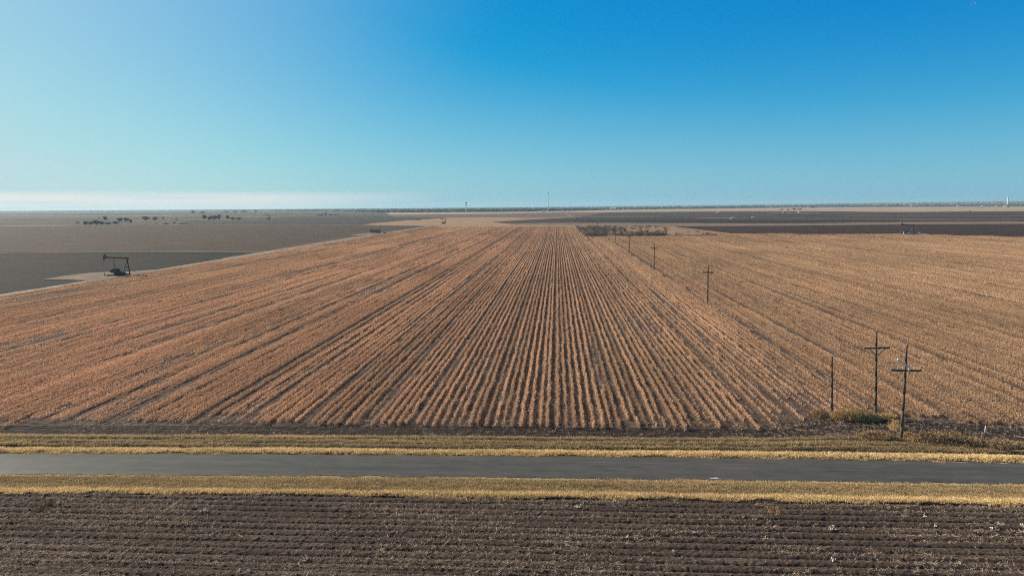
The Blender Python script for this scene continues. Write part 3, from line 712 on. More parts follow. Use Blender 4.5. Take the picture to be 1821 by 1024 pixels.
# ------------------------------------------------------------------ pumpjacks (beam pivots on a rear post, crank between post and head)
def pumpjack(b0, b1, label, frame, beam, tilt, k=1.0, panel=False):
    a = at(*b0); c = at(*b1); d = c - a; L = math.hypot(d[0], d[1])
    ctr = (a + c) / 2
    root = empty('pumpjack', (ctr[0], ctr[1], 0), math.atan2(d[1], d[0])); s = L / 9.4 * k; root.scale = (s, s, s)
    tag(root, label, 'pumpjack', 'pumpjacks standing in the fields')
    m = MB(); m.box((-.2, 0, .14), (11.6, 2.6, .28)); m.build('base_slab', M_['conc'], root)
    m = MB()
    for y in (-.6, .6): m.bar((-4.4, y, .5), (5.0, y, .5), .22, .42)
    for x in (-4, -2, 0, 2, 4): m.bar((x, -.6, .5), (x, .6, .5), .2, .3)
    m.build('skid', frame, root)
    m = MB()
    for y in (-1, 1):
        m.bar((4.75, y * .95, .6), (4.1, y * .3, 7.3), .42, .46); m.bar((1.9, y * .8, .6), (4.0, y * .3, 7.15), .32, .34)
    for z, u in ((2.2, .15), (3.9, .4), (5.5, .63)):
        yy = .95 - .73 * u * 1.05; x = 4.75 - .65 * u; m.bar((x, -yy, z), (x, yy, z), .2, .22)
        xf = 1.7 + 2.3 * u; m.bar((xf, 0, z * .98), (x, 0, z), .18, .22)
    m.box((4.05, 0, 7.3), (.9, .8, .3)); m.build('samson_post', frame, root)
    m = MB()
    for z in np.arange(.9, 7.0, .35): m.bar((4.98 - .09 * z, -.16, z), (4.98 - .09 * z, .16, z), .04, .04)
    for y in (-.18, .18): m.bar((4.9, y, .6), (4.28, y, 7.2), .05, .05)
    m.build('ladder', frame, root)
    piv = Vector((4.1, 0, 7.75)); dx = -8.2; hd = piv + Vector((dx, 0, -dx * tilt))
    rot = Vector((dx, 0, -dx * tilt)).normalized()
    m = MB(); m.bar(piv - rot * .7, hd, .12, .55)
    for o in (.28, -.28): m.bar(piv - rot * .7 + Vector((0, 0, o)), hd + Vector((0, 0, o)), .42, .07)
    m.build('walking_beam', beam, root)
    poly = [(0.25, -.35), (.2, .45), (-.15, 1.35), (-.45, 1.5), (-.8, 1.1), (-1.0, .45), (-1.08, -.2), (-1.02, -.85), (-.85, -1.35), (-.55, -1.4), (-.2, -.7)]
    ca = math.cos(math.atan(tilt)); sa = math.sin(math.atan(tilt))
    poly = [(hd.x + x * ca + z * sa, hd.z - x * sa + z * ca) for x, z in poly]
    m = MB(); m.prism(poly, -.3, .3); m.build('horse_head', beam, root)
    m = MB(); m.box((-.1, 0, 1.45), (2.6, 1.2, 1.5)); m.box((-.1, 0, 2.75), (2.2, 1.1, 1.2)); m.tube((-.1, -1.0, 2.8), (-.1, 1.0, 2.8), .16, .16, 10); m.build('gearbox', frame, root)
    for s_ in (-1, 1):
        m = MB(); m.bar((.2, s_ * .85, 2.9), (-1.7, s_ * .85, 2.5), .14, .4); cr = m.build('crank', frame, root)
        m = MB()
        pp = [(-1.2 + 1.35 * math.cos(t), 2.45 + .95 * math.sin(t)) for t in np.linspace(0, 2 * math.pi, 14, endpoint=False)]
        m.prism([(x - .4, z - .1) for x, z in pp], s_ * .95, s_ * 1.3); m.build('counterweight', frame, cr)
        m = MB(); m.bar((-.9, s_ * 1.4, 2.6), (-1.1, s_ * .55, piv.z + (4.1 + 1.1) * tilt - .25), .1, .14); m.build('pitman_arm', frame, root)
    m = MB(); m.bar((-1.1, -.7, piv.z + 5.2 * tilt - .3), (-1.1, .7, piv.z + 5.2 * tilt - .3), .2, .22); m.build('equalizer', frame, root)
    m = MB(); m.box((2.4, 0, 1.1), (1.6, 1.1, 1.0)); m.tube((2.4, -.6, 1.25), (2.4, .6, 1.25), .3, .3, 12); m.build('motor', M_['iron2'], root)
    m = MB(); m.prism([(2.4 + .45 * math.cos(t), 1.2 + .45 * math.sin(t)) for t in np.linspace(-1.57, 1.57, 7)] + [(.3 + .8 * math.cos(t), 1.7 + .8 * math.sin(t)) for t in np.linspace(1.57, 4.71, 9)], -.95, -.75)
    m.build('belt_guard', M_['white'] if panel else frame, root)
    if panel:
        m = MB(); m.box((-2.9, -.9, 1.35), (.55, .5, 2.2)); m.build('control_cabinet', M_['white'], root)
        m = MB(); m.box((7.4, 0, .55), (5.0, 1.6, .5)); m.bar((8.9, .5, .6), (8.9, .5, 2.2), .3, .3); m.bar((9.5, -.4, .6), (9.5, -.4, 1.6), .4, .4); m.build('flowline_skid', M_['galv'], root)
    xh = hd.x - 1.0
    m = MB()
    for y in (-.14, .14): m.tube((xh, y, hd.z - .2), (xh, y, 3.5), .03, .03, 5)
    m.build('bridle', frame, root)
    m = MB(); m.box((xh, 0, 3.45), (.35, .5, .16)); m.tube((xh, 0, 3.4), (xh, 0, 1.4), .04, .04, 6); m.build('polished_rod', M_['galv'], root)
    m = MB(); m.tube((xh, 0, 0), (xh, 0, 1.5), .16, .13, 10); m.tube((xh - .5, 0, .9), (xh + .7, 0, .9), .09, .09, 8); m.tube((xh, -.5, .6), (xh, .5, .6), .1, .1, 8)
    m.lathe([(.28, 0), (.28, .1), (.16, .12)], (xh, 0, .4), 10); m.build('wellhead', M_['iron2'], root)
    return root
pumpjack((188, 491.5), (231, 489.5), 'large pumpjack with a rusty beam on the pale pad left of the cotton', M_['iron'], M_['rust'], .085)
pumpjack((784, 398), (793, 398), 'small pumpjack at the far left corner of the cotton rows', M_['iron'], M_['rust2'], .16, .98)
pumpjack((1602.5, 417.3), (1624, 417.3), 'grey pumpjack with a white cabinet at the far edge of the golden stubble', M_['iron2'], M_['rust2'], .09, 1.0, True)
pumpjack((473.5, 390.5), (480.5, 390.5), 'tiny dark pumpjack far off on the slate coloured left plain', M_['iron'], M_['rust2'], .12, .95)

# dark open topped machine and trailer on the small pad
def base_dir(b0, b1):
    a = at(*b0); c = at(*b1); d = c - a; return (a + c) / 2, math.atan2(d[1], d[0]), math.hypot(d[0], d[1])
ctr, rz, L = base_dir((660.5, 414.6), (674.5, 415))
root = empty('cotton_bin', (ctr[0], ctr[1], 0), rz); root.scale = (L / 8, ) * 3
tag(root, 'dark open topped bin with upright corner posts on a pale dirt pad', 'farm bin')
m = MB(); m.box((0, 0, .5), (8, 2.6, .3)); m.build('floor_frame', M_['iron'], root)
for y in (-1.25, 1.25):
    m = MB(); m.box((0, y, 1.5), (7.6, .12, 1.7))
    for x in np.arange(-3.3, 3.4, 1.1): m.box((x, y * 1.06, 1.5), (.12, .1, 1.7))
    m.build('side_panel', M_['rust2'], root)
for x in (-3.8, 3.8):
    m = MB()
    for y in (-1.25, 1.25): m.box((x, y, 1.9), (.25, .25, 3.0))
    m.box((x, 0, 3.3), (.2, 2.5, .2)); m.build('end_frame', M_['iron'], root)
for x in (-2.4, 2.6):
    for y in (-1.4, 1.4):
        m = MB(); m.tube((x, y - .15, .42), (x, y + .15, .42), .42, .42, 14); m.build('wheel', M_['iron'], root)
ctr, rz, L = base_dir((680.5, 415), (688, 414.8))
root = empty('flat_trailer', (ctr[0], ctr[1], 0), rz); tag(root, 'low dark flat trailer parked right of the open topped bin', 'trailer')
m = MB(); m.box((0, 0, .9), (L, 2.2, .2)); m.box((-L / 2 - .6, 0, .8), (1.2, .15, .12)); m.build('deck', M_['iron'], root)
for x in (-.7, .5):
    for y in (-1, 1):
        m = MB(); m.tube((x, y - .12, .4), (x, y + .12, .4), .4, .4, 12); m.build('wheel', M_['iron'], root)

# ------------------------------------------------------------------ water tower, mast, elevator
q = at(829.2, 377); root = empty('water_tower', (q[0], q[1], 0)); tag(root, 'slim water tower with a small dark tank on tall pale legs above the woodland', 'water tower')
k = depth(q) / F; Ht = 17.6 * k; rt = 1.45 * k
m = MB(); m.lathe([(.3, -rt * 1.1), (rt * .6, -rt * .9), (rt, -rt * .4), (rt, rt * .4), (rt * .6, rt * .9), (.2, rt * 1.15)], (0, 0, Ht - rt * 1.1), 16); m.build('tank', M_['iron'], root, True)
for a in range(4):
    an = math.pi / 4 + a * math.pi / 2; m = MB()
    m.tube((math.cos(an) * 6.2, math.sin(an) * 6.2, 0), (math.cos(an) * rt * .85, math.sin(an) * rt * .85, Ht - rt * 1.6), .55, .45, 8); m.build('leg', M_['white'], root)
m = MB(); m.tube((0, 0, 0), (0, 0, Ht - rt * 1.9), .5, .5, 8); m.build('riser', M_['white'], root)
for z in (.3, .6):
    rr = (6.2 + (rt * .85 - 6.2) * z)
    for a in range(4):
        a0 = math.pi / 4 + a * math.pi / 2; a1 = a0 + math.pi / 2; m = MB()
        m.bar((math.cos(a0) * rr, math.sin(a0) * rr, Ht * z), (math.cos(a1) * rr, math.sin(a1) * rr, Ht * z), .3, .3); m.build('brace', M_['galv'], root)
Dm = 2600.0; xm = (974.8 - 990.7) / F * Dm; root = empty('radio_mast', (xm, Dm, 0)); tag(root, 'tall thin guyed radio mast with a dark unit near its top', 'radio mast')
Hm = 24.6 / F * Dm + 25
m = MB()
for a in range(3):
    c, s = math.cos(a * 2.094) * 1.1, math.sin(a * 2.094) * 1.1; m.tube((c, s, 0), (c, s, Hm), .3, .3, 5)
for z in np.arange(0, Hm - 4, 4.0):
    for a in range(3):
        c, s = math.cos(a * 2.094) * 1.1, math.sin(a * 2.094) * 1.1; c2, s2 = math.cos(a * 2.094 + 2.094) * 1.1, math.sin(a * 2.094 + 2.094) * 1.1
        m.tube((c, s, z), (c2, s2, z + 4), .12, .12, 4)
m.build('lattice', M_['galv'], root)
m = MB(); m.lathe([(.8, -1.6), (1.9, -1.4), (2.0, 0), (1.9, 1.4), (.8, 1.6)], (0, 0, Hm - 4.5), 12); m.build('antenna_unit', M_['iron'], root)
m = MB(); m.tube((0, 0, Hm), (0, 0, Hm + 5), .25, .1, 5); m.build('lightning_rod', M_['galv'], root)
for a in range(3):
    an = a * 2.094 + .5
    for z in (.5, .92):
        m = MB(); m.tube((math.cos(an) * 60, math.sin(an) * 60, 0), (math.cos(an) * .8, math.sin(an) * .8, Hm * z), .05, .05, 4); m.build('guy_wire', M_['galv'], root)
q = at(1791.5, 366.3); k = depth(q) / F; root = empty('grain_elevator', (q[0], q[1], 0)); tag(root, 'tall white grain elevator tower above the town on the right horizon', 'grain elevator')
m = MB(); m.box((0, 0, 7.2 * k), (1.25 * k, 1.5 * k, 14.4 * k)); m.build('shaft', M_['white'], root)
m = MB(); m.box((.1 * k, 0, 14.9 * k), (.8 * k, .9 * k, 1.6 * k)); m.build('head_house', M_['galv'], root)
for s in (-1, 1):
    m = MB(); m.lathe([(.7 * k, 0), (.7 * k, 4.2 * k), (.2 * k, 4.8 * k)], (s * 1.5 * k, .8 * k, 0), 14); m.build('silo', M_['wallp'], root, True)

# ------------------------------------------------------------------ far houses, sheds, tanks
def house(px, py, w, h, label, wall, roof, dq=.7, cat='house', rot=0.0):
    q = at(px, py); k = depth(q) / F; W = w * k; Hh = h * k; D = W * dq
    root = empty('farm_building', (q[0], q[1], 0), math.atan2(-q[0], q[1]) * .5 + rot); tag(root, label, cat, 'far farm and town buildings')
    e = Hh * .62
    m = MB(); m.box((0, 0, e / 2), (W, D, e))
    m.prism([(-W / 2, e), (W / 2, e), (W / 2, e + .01), (-W / 2, e + .01)], -D / 2, D / 2); m.build('wall', wall, root)
    m = MB(); o = W * .03; t = Hh * .05
    for s in (-1, 1):
        vs = [(-W / 2 - o, s * (D / 2 + o), e), (W / 2 + o, s * (D / 2 + o), e), (W / 2 + o, 0, Hh), (-W / 2 - o, 0, Hh)]
        vs2 = [(x, y, z + t) for x, y, z in vs]
        m.add(vs + vs2, [(0, 1, 2, 3), (4, 5, 6, 7), (0, 1, 5, 4), (1, 2, 6, 5), (2, 3, 7, 6), (3, 0, 4, 7)])
    m.add([(-W / 2, -D / 2, e), (-W / 2, D / 2, e), (-W / 2, 0, Hh), (W / 2, -D / 2, e), (W / 2, D / 2, e), (W / 2, 0, Hh)], [(0, 1, 2), (3, 4, 5)])
    m.build('roof', roof, root)
    m = MB(); m.box((W * .2, -D / 2 - .06, e * .35), (W * .12, .12, e * .7)); m.build('door', M_['walld'], root)
    for x in (-.3, -.05):
        m = MB(); m.box((W * x, -D / 2 - .06, e * .55), (W * .1, .12, e * .3)); m.build('window', M_['iron'], root)
    return root
W_, P_, D_ = M_['white'], M_['wallp'], M_['walld']
for a in [
    (218, 395.6, 6, 2.2, 'pale roofed farmhouse half hidden in the left brushy clump', P_, M_['roof']),
    (227, 395.4, 4.5, 1.9, 'small pale shed right of the farmhouse in the left brushy clump', W_, M_['roof']),
    (276.8, 398.4, 2.2, 2.0, 'lone little white shed by the dirt border on the left plain', W_, M_['roof']),
    (326, 398.6, 11, 1.6, 'long low dark shed by the dirt border on the left plain', D_, M_['roofd']),
    (570.5, 383, 10, 2.6, 'long dark barn of the farmstead before the hazy left woods', D_, M_['roofd']),
    (579.5, 383, 2.6, 4.2, 'narrow upright dark barn in the farmstead before the hazy left woods', D_, M_['roofd']),
    (587, 383, 5, 2.0, 'small dark shed in the middle of the dark farmstead', D_, M_['roofd']),
    (598, 383, 9, 2.0, 'low dark barn at the right end of the dark farmstead', D_, M_['roofd']),
    (762, 377.3, 9, 2.6, 'pale roofed building at the woodland edge left of the water tower', P_, M_['roof']),
    (768, 377.6, 4, 2.0, 'smaller white house next to the pale roofed building by the woodland', W_, M_['roof']),
    (966, 377.3, 6, 1.8, 'low pale house at the foot of the radio mast', P_, M_['roof']),
    (1000.5, 376.8, 3.6, 2.2, 'white shed where the thin farm track meets the woodland', W_, M_['roof']),
    (1090, 373.2, 9.5, 3.4, 'wide white roofed barn in front of the central woodland', P_, M_['roof']),
    (1170.8, 372.8, 1.8, 2.2, 'tiny white house under the central woodland', W_, M_['roof']),
    (1204, 372.2, 5, 1.4, 'low pale shed under the woodland right of the scrub patch', P_, M_['roof']),
    (1276.5, 378.6, 4.5, 1.6, 'flat pale shed alone on the far dark plain', P_, M_['roof']),
    (1303, 389.4, 3.6, 3.4, 'small white steep roofed shed on the dark plain right of the scrub', W_, M_['roof']),
    (1299, 389.5, 3.4, 1.6, 'low white annex against the steep roofed shed on the plain', W_, M_['roof']),
    (1338.8, 387.6, 4, 1.9, 'dull pale pump house on the far dark plain', P_, M_['roof']),
    (1393, 378.9, 2.4, 2.6, 'left white hut of the two on the far dark plain', W_, M_['roof']),
    (1395.6, 378.9, 2.6, 1.8, 'dark lean to on the left white hut of the far plain', D_, M_['roofd']),
    (1437, 369.2, 2.0, 1.8, 'tiny white house beside the dark trees on the right woodland edge', W_, M_['roof']),
    (1621, 368.0, 2.2, 3.2, 'white gabled house at the left end of the town edge', W_, M_['roof']),
    (1626, 367.7, 8, 2.2, 'dark long barn right of the white gabled town house', D_, M_['roofd']),
    (1703.5, 367.3, 3.4, 2.3, 'bright white house in the middle of the town edge', W_, M_['roof']),
    (1679, 362.8, 4.5, 1.8, 'pale house up among the trees of the town', P_, M_['roof']),
    (1747.6, 367.3, 4.5, 1.7, 'pale low house near the right end of the town edge', P_, M_['roof']),
    (1771.5, 367.2, 3.2, 1.8, 'small pale house left of the house under the elevator', P_, M_['roof']),
    (1778.6, 361.6, 7, 2.0, 'pale store roof left of the elevator top', P_, M_['roof']),
    (1787.5, 367.7, 4, 2.6, 'white house right under the grain elevator', W_, M_['roof']),
]: house(*a)
def tank(px, py, w, h, label, name='storage_tank', cat='tank'):
    q = at(px, py); k = depth(q) / F; root = empty(name, (q[0], q[1], 0)); tag(root, label, cat)
    m = MB(); m.lathe([(w * k / 2, 0), (w * k / 2, h * k * .85)], (0, 0, 0), 18); m.build('shell', W_, root, True)
    m = MB(); m.lathe([(w * k / 2 * 1.02, h * k * .85), (w * k * .05, h * k)], (0, 0, .05), 18); m.build('roof', M_['galv'], root)
tank(1420.5, 378.6, 3.0, 2.6, 'round white tank right of the white hut on the far plain')
tank(1371.7, 371.2, 1.3, 3.6, 'slim white silo at the far pale pasture', 'silo', 'silo')

# ------------------------------------------------------------------ trees
def crown_tree(name, kind, seed):
    rng = np.random.default_rng(seed)
    root = empty(name, (0, 0, 0))
    m = MB(); th = .45 if kind != 'bush' else .25
    m.tube((0, 0, -.02), (.02, 0, th), .045, .03, 6)
    for k in range(6):
        a = rng.uniform(0, 6.283); m.tube((.01, 0, rng.uniform(.15, th)), (math.cos(a) * .3, math.sin(a) * .3, rng.uniform(.45, .8)), .02, .006, 4)
    m.build('trunk', M_['bark'], root)
    n = {'round': 520, 'bush': 460, 'wide': 560, 'thin': 260}[kind]
    cl = rng.uniform(-1, 1, (14, 3)); cl /= np.maximum(1, np.linalg.norm(cl, axis=1))[:, None]
    c = cl[rng.integers(0, 14, n)] * [.32, .32, .28 if kind != 'bush' else .3] + rng.normal(0, .085, (n, 3))
    c[:, 2] = c[:, 2] + (.62 if kind in ('round', 'thin') else (.45 if kind == 'bush' else .55)); c[:, 2] = np.clip(c[:, 2], .04, 1)
    d = rng.normal(size=(n, 3)); d /= np.linalg.norm(d, axis=1)[:, None]
    v, f = blades(c - d * .05, c + d * .05, .035 if kind != 'thin' else .012, .03 if kind != 'thin' else .01)
    mesh_obj('crown', v, f, M_['leaf'] if kind in ('round', 'wide') else M_['twig'], root)
    return root
PROTO = {}
def tree(px, py, w, h, kind, label, group='far trees standing on the plain'):
    q = at(px, py); k = depth(q) / F
    if kind not in PROTO:
        o = crown_tree('tree' if kind != 'bush' else 'bush', kind, 40 + len(PROTO)); remember(o); PROTO[kind] = o
    else: o = copy_tree(PROTO[kind])
    o.location = (q[0], q[1], 0); o.rotation_euler = (0, 0, random.uniform(0, 6.28)); o.scale = (w * k, w * k, h * k)
    tag(o, label, 'tree' if kind != 'bush' else 'bush', group)
G1 = 'trees and bushes of the brushy clump on the left plain'
for a in [
    (187, 393, 9, 8.5, 'round', 'lone round dark tree rising above the brushy clump on the left plain', G1),
    (137, 399, 10, 6, 'thin', 'grey bare tree at the left end of the brushy clump', G1),
    (152, 399.6, 9, 8, 'bush', 'dark bush beside the bare tree at the left end of the brushy clump', G1),
    (161, 399.6, 12, 7, 'bush', 'broad low bush inside the left half of the brushy clump', G1),
    (171, 399.4, 13, 10, 'bush', 'tallest bush below and left of the lone round tree', G1),
    (180, 399.2, 11, 7, 'bush', 'bush directly below the lone round tree', G1),
    (192, 398.9, 16, 4.5, 'bush', 'flat wide bush right below the lone round tree', G1),
    (206, 398.4, 12, 6, 'bush', 'bush left of the half hidden farmhouse', G1),
    (214, 394.6, 12, 8, 'wide', 'bluish tree behind the left part of the half hidden farmhouse', G1),
    (225, 394.6, 13, 8, 'wide', 'bluish tree behind the small pale shed of the brushy clump', G1),
    (233, 397, 6, 6.5, 'round', 'small dark tree at the right end of the brushy clump', G1),
    (176, 390, 5, 4, 'thin', 'faint thin tree left of the lone round tree', G1),
    (259, 392, 17, 8, 'wide', 'dark broad tree of the pair right of the brushy clump'),
    (276, 392, 10, 8, 'bush', 'paler upright tree of the pair right of the brushy clump'),
    (290.5, 391, 5.5, 5, 'round', 'small round tree just right of the broad pair'),
    (305.5, 391.4, 2.6, 4.5, 'thin', 'slender thin tree on the open left plain'),
    (313.5, 393.2, 3, 5.5, 'round', 'slim dark shrub tree at the dirt border of the left plain'),
    (310, 398, 5, 3.6, 'bush', 'dark shrub left of the long low dark shed'),
    (295, 398.9, 12, 2.6, 'bush', 'flat dark brush between white shed and long dark shed'),
    (362.5, 391, 12, 9, 'round', 'leftmost roundish tree of the dark farm grove'),
    (372, 391.3, 9, 7.5, 'bush', 'grey tree between the round trees of the dark farm grove'),
    (381, 391.3, 14, 9, 'wide', 'wide dark tree in the middle of the dark farm grove'),
    (390, 391, 11, 9, 'round', 'dark tree at the right of the main dark farm grove'),
    (405, 391, 8, 8, 'round', 'dense dark tree right of the gap in the dark farm grove'),
    (414, 391, 9, 5.5, 'bush', 'low tree beside the dense one right of the grove gap'),
    (425, 390.4, 13, 4.6, 'bush', 'long low hedge tree at the right end of the farm grove'),
    (343, 379.8, 9, 6, 'wide', 'hazy far tree above and left of the dark farm grove'),
    (360, 379.4, 13, 3.6, 'wide', 'hazy low far tree above the dark farm grove'),
    (403, 378, 10, 3.2, 'wide', 'hazy far tree above the grove gap'),
    (418, 377.8, 11, 3.8, 'wide', 'hazy far tree above the long low hedge tree'),
    (434, 377.6, 15, 3.6, 'wide', 'wide hazy far tree right of the farm grove'),
    (455, 377.3, 10, 3.6, 'wide', 'hazy far tree above the tiny dark pumpjack'),
    (743, 391.6, 14, 1.8, 'bush', 'flat dark brush strip left of the small far pumpjack'),
    (1390, 373.8, 8, 2.6, 'wide', 'dark tree above the left white hut'),
    (1402, 373.8, 7, 2.6, 'wide', 'dark tree between the white hut and the round white tank'),
    (1412, 373.8, 8, 4, 'wide', 'taller dark tree above the round white tank'),
    (1422, 373.4, 9, 3.2, 'wide', 'dark tree right above the round white tank'),
    (1446, 369.8, 13, 3.2, 'wide', 'dark hedge like tree beside the tiny white house'),
    (1582, 368, 10, 4.2, 'wide', 'dark grove tree left of the white gabled town house'),
    (1594, 368, 12, 4.8, 'wide', 'larger dark grove tree left of the white gabled town house'),
    (1675, 367.4, 12, 3, 'wide', 'dark tree left of the bright white town house'),
    (1712, 367.2, 9, 2.6, 'wide', 'dark tree right of the bright white town house'),
    (1761, 367.6, 5, 2.6, 'round', 'small dark tree between the pale low houses of the town edge'),
    (1793.5, 368.8, 8, 3.2, 'wide', 'dark tree right of the white house under the elevator'),
    (1725, 376.2, 3, 2, 'bush', 'dark shrub alone on the right plain below the town'),
    (1747, 370.6, 3.4, 1.4, 'bush', 'dark shrub on the pale pasture below the town'),
]: tree(*a)

# ------------------------------------------------------------------ bare trees and scrub patch
def bare_tree(px, py, h, spread, seed, label, name='bare_tree', n0=4):
    rng = random.Random(seed); q = at(px, py)
    root = empty(name, (q[0], q[1], 0)); tag(root, label, 'tree', 'bare trees in the scrub patch')
    T = MB(); B = MB()
    def grow(p, d, l, r, lev):
        e = p + d * l
        (T if lev < 2 else B).tube(p, e, r * 1.2, r * 1.2 * .65, 5 if lev < 2 else 3, False)
        if lev >= 3: return
        for _ in range(rng.choice((2, 3, 3))):
            nd = (d + Vector((rng.uniform(-1, 1), rng.uniform(-1, 1), rng.uniform(-.35, .55))) * spread).normalized()
            grow(p + d * l * rng.uniform(.55, 1), nd, l * rng.uniform(.55, .85), r * .55, lev + 1)
    for _ in range(n0):
        d = Vector((rng.uniform(-.6, .6), rng.uniform(-.6, .6), 1)).normalized(); grow(Vector((rng.uniform(-.3, .3), rng.uniform(-.3, .3), -.1)), d, h * .38, .17, 0)
    T.build('trunk', M_['deadwood'], root); B.build('branches', M_['deadwood'], root)
for a in [
    (1093, 416, 7.5, .8, 1, 'bushy bare tree behind the pole left in the scrub patch'),
    (1104, 418, 6, .9, 2, 'low bare tree next to the pole before the fallen brush'),
    (1112, 413.5, 5, .9, 3, 'dense bare shrub tree in the middle of the scrub patch'),
    (1141, 413, 8, .7, 4, 'upright bare tree standing alone right of the middle of the scrub patch'),
    (1152, 414.5, 4, 1, 5, 'short bare tree right of the upright one in the scrub patch'),
    (1172, 417, 7, .9, 6, 'leaning bare tree at the left of the right hand pair in the scrub'),
    (1184, 416.5, 9, .8, 7, 'tallest bare tree at the right end of the scrub patch'),
    (1178, 417.6, 5, 1, 8, 'low spreading bare tree between the right hand pair in the scrub'),
    (1125, 418, 4, 1, 9, 'broken low bare tree at the front of the scrub patch'),
]: bare_tree(*a)
def twig_bush(name, n, h, r, w, mat):
    a = RNG.uniform(0, 6.283, n); rr = RNG.random(n) ** .6 * r * .5; B = np.stack([np.cos(a) * rr, np.sin(a) * rr, RNG.uniform(0, h * .5, n)], -1)
    a2 = a + RNG.normal(0, .8, n); l = RNG.uniform(.3, 1, n); T = B + np.stack([np.cos(a2) * r * .5 * l, np.sin(a2) * r * .5 * l, h * .5 * l * RNG.uniform(.2, 1.2, n)], -1)
    v, f = blades(B, T, w, w * .4); return mesh_obj(name, v, f, mat, link=False)
protos = [twig_bush(f'scrub_bush_{i:02d}', 70, 1.5, 1.8, .06, M_['scrub']) for i in range(8)]
n = 5200; x = RNG.uniform(22.5, 131, n); y = 562 + RNG.random(n) ** 1.4 * 262
fx, fy = proj_arr(x, y)
dn = .03 + .2 * (fbm(x * .05, y * .02, 3, 3) > .52) + 1.2 * (y < 590) * sstep(.42, .55, fbm(x * .07, y * .05, 3, 5)) + .32 * (fx < 1080) * (fbm(x * .06, y * .03, 3, 13) > .42)
dn = dn * (1 - .8 * (fx < 1048) * (y < 640)) * (1 - .95 * (fx > 1170 + 20 * fbm(x * .1, y * .1, 2, 4)))
k = RNG.random(n) < dn * .8; x, y = x[k], y[k]; n = len(x)
s = RNG.uniform(.5, 1.5, n); rot = np.zeros((n, 3)); rot[:, 2] = RNG.uniform(0, 6.28, n)
scatter('scrub', np.stack([x, y, np.full(n, .4)], -1), RNG.integers(0, 8, n), rot, np.stack([s, s, s * RNG.uniform(.4, 1.1, n)], -1), RNG.random(n), RNG.uniform(.7, 1.2, n), protos,
        'tangle of grey bare scrub and fallen brush amid the fields', 'scrub')

# ------------------------------------------------------------------ dry bushes around the poles
def dry_bush(px, py, wpx, hpx, label, kind='drybush', n=900, dp=1.2):
    q = at(px, py); k = depth(q) / F; r = wpx * k / 2; h = hpx * k
    root = empty('dry_bush', (q[0], q[1], .02)); tag(root, label, 'bush', 'dry bushes and tall grass around the poles')
    n = int(n * 1.25); th = RNG.uniform(0, 6.283, n); rad = np.sqrt(RNG.random(n)); X = np.cos(th) * rad * r; Y = np.sin(th) * rad * dp
    top = h * np.sqrt(np.clip(1.05 - rad ** 2, .03, 1)) * (.55 + .6 * fbm(X * 1.3 + q[0], Y * 1.3, 3, int(px)))
    if kind == 'drybush':
        Z = RNG.random(n) ** .6 * top; B = np.stack([X, Y, Z * .8], -1); D = RNG.normal(size=(n, 3)) * [1, 1, .8] + [0, 0, .5]; D /= np.linalg.norm(D, axis=1)[:, None]
        T = B + D * RNG.uniform(.15, .4, n)[:, None]; w = .019
    else:
        B = np.stack([X, Y, np.zeros(n)], -1); T = B + np.stack([RNG.normal(0, .16, n), RNG.normal(0, .16, n), top], -1); w = .018
    v, f = blades(B, T, w, w * .4); mesh_obj('stems', v, f, M_[kind], root)
for a in [
    (1456, 741, 36, 17, 'rounded brown bush left of the short bare pole', 'drybush', 1500),
    (1520, 746, 96, 21, 'long clump of tan dry grass between the short pole and the tall pole', 'drygrass', 4200),
    (1580, 743, 30, 9, 'low yellow grass clump right behind the tall pole', 'drygrass', 800),
    (1560, 780, 64, 17, 'brown scrubby bush left of the nearest pole', 'drybush', 2400),
    (1617, 783, 16, 16, 'yellow grass tuft at the foot of the nearest pole', 'drygrass', 500),
    (1592, 765, 14, 20, 'thin pale weeds standing just left of the nearest pole', 'drygrass', 160),
    (1672, 787, 96, 27, 'largest brown bush right of the nearest pole', 'drybush', 4200),
    (1722, 792, 66, 21, 'dark brown bush left of the marker post', 'drybush', 2400),
    (1782, 797, 62, 22, 'low brown bush right of the marker post', 'drybush', 2000),
    (1640, 783, 36, 12, 'small tan bush between the nearest pole and the largest bush', 'drybush', 1000),
    (77, 905, 17, 10, 'single brown bush on the ploughed soil at the left', 'drybush', 500),
    (1374, 910, 26, 6, 'dark low weed patch on the ploughed soil right of centre', 'drybush', 700),
]: dry_bush(*a)

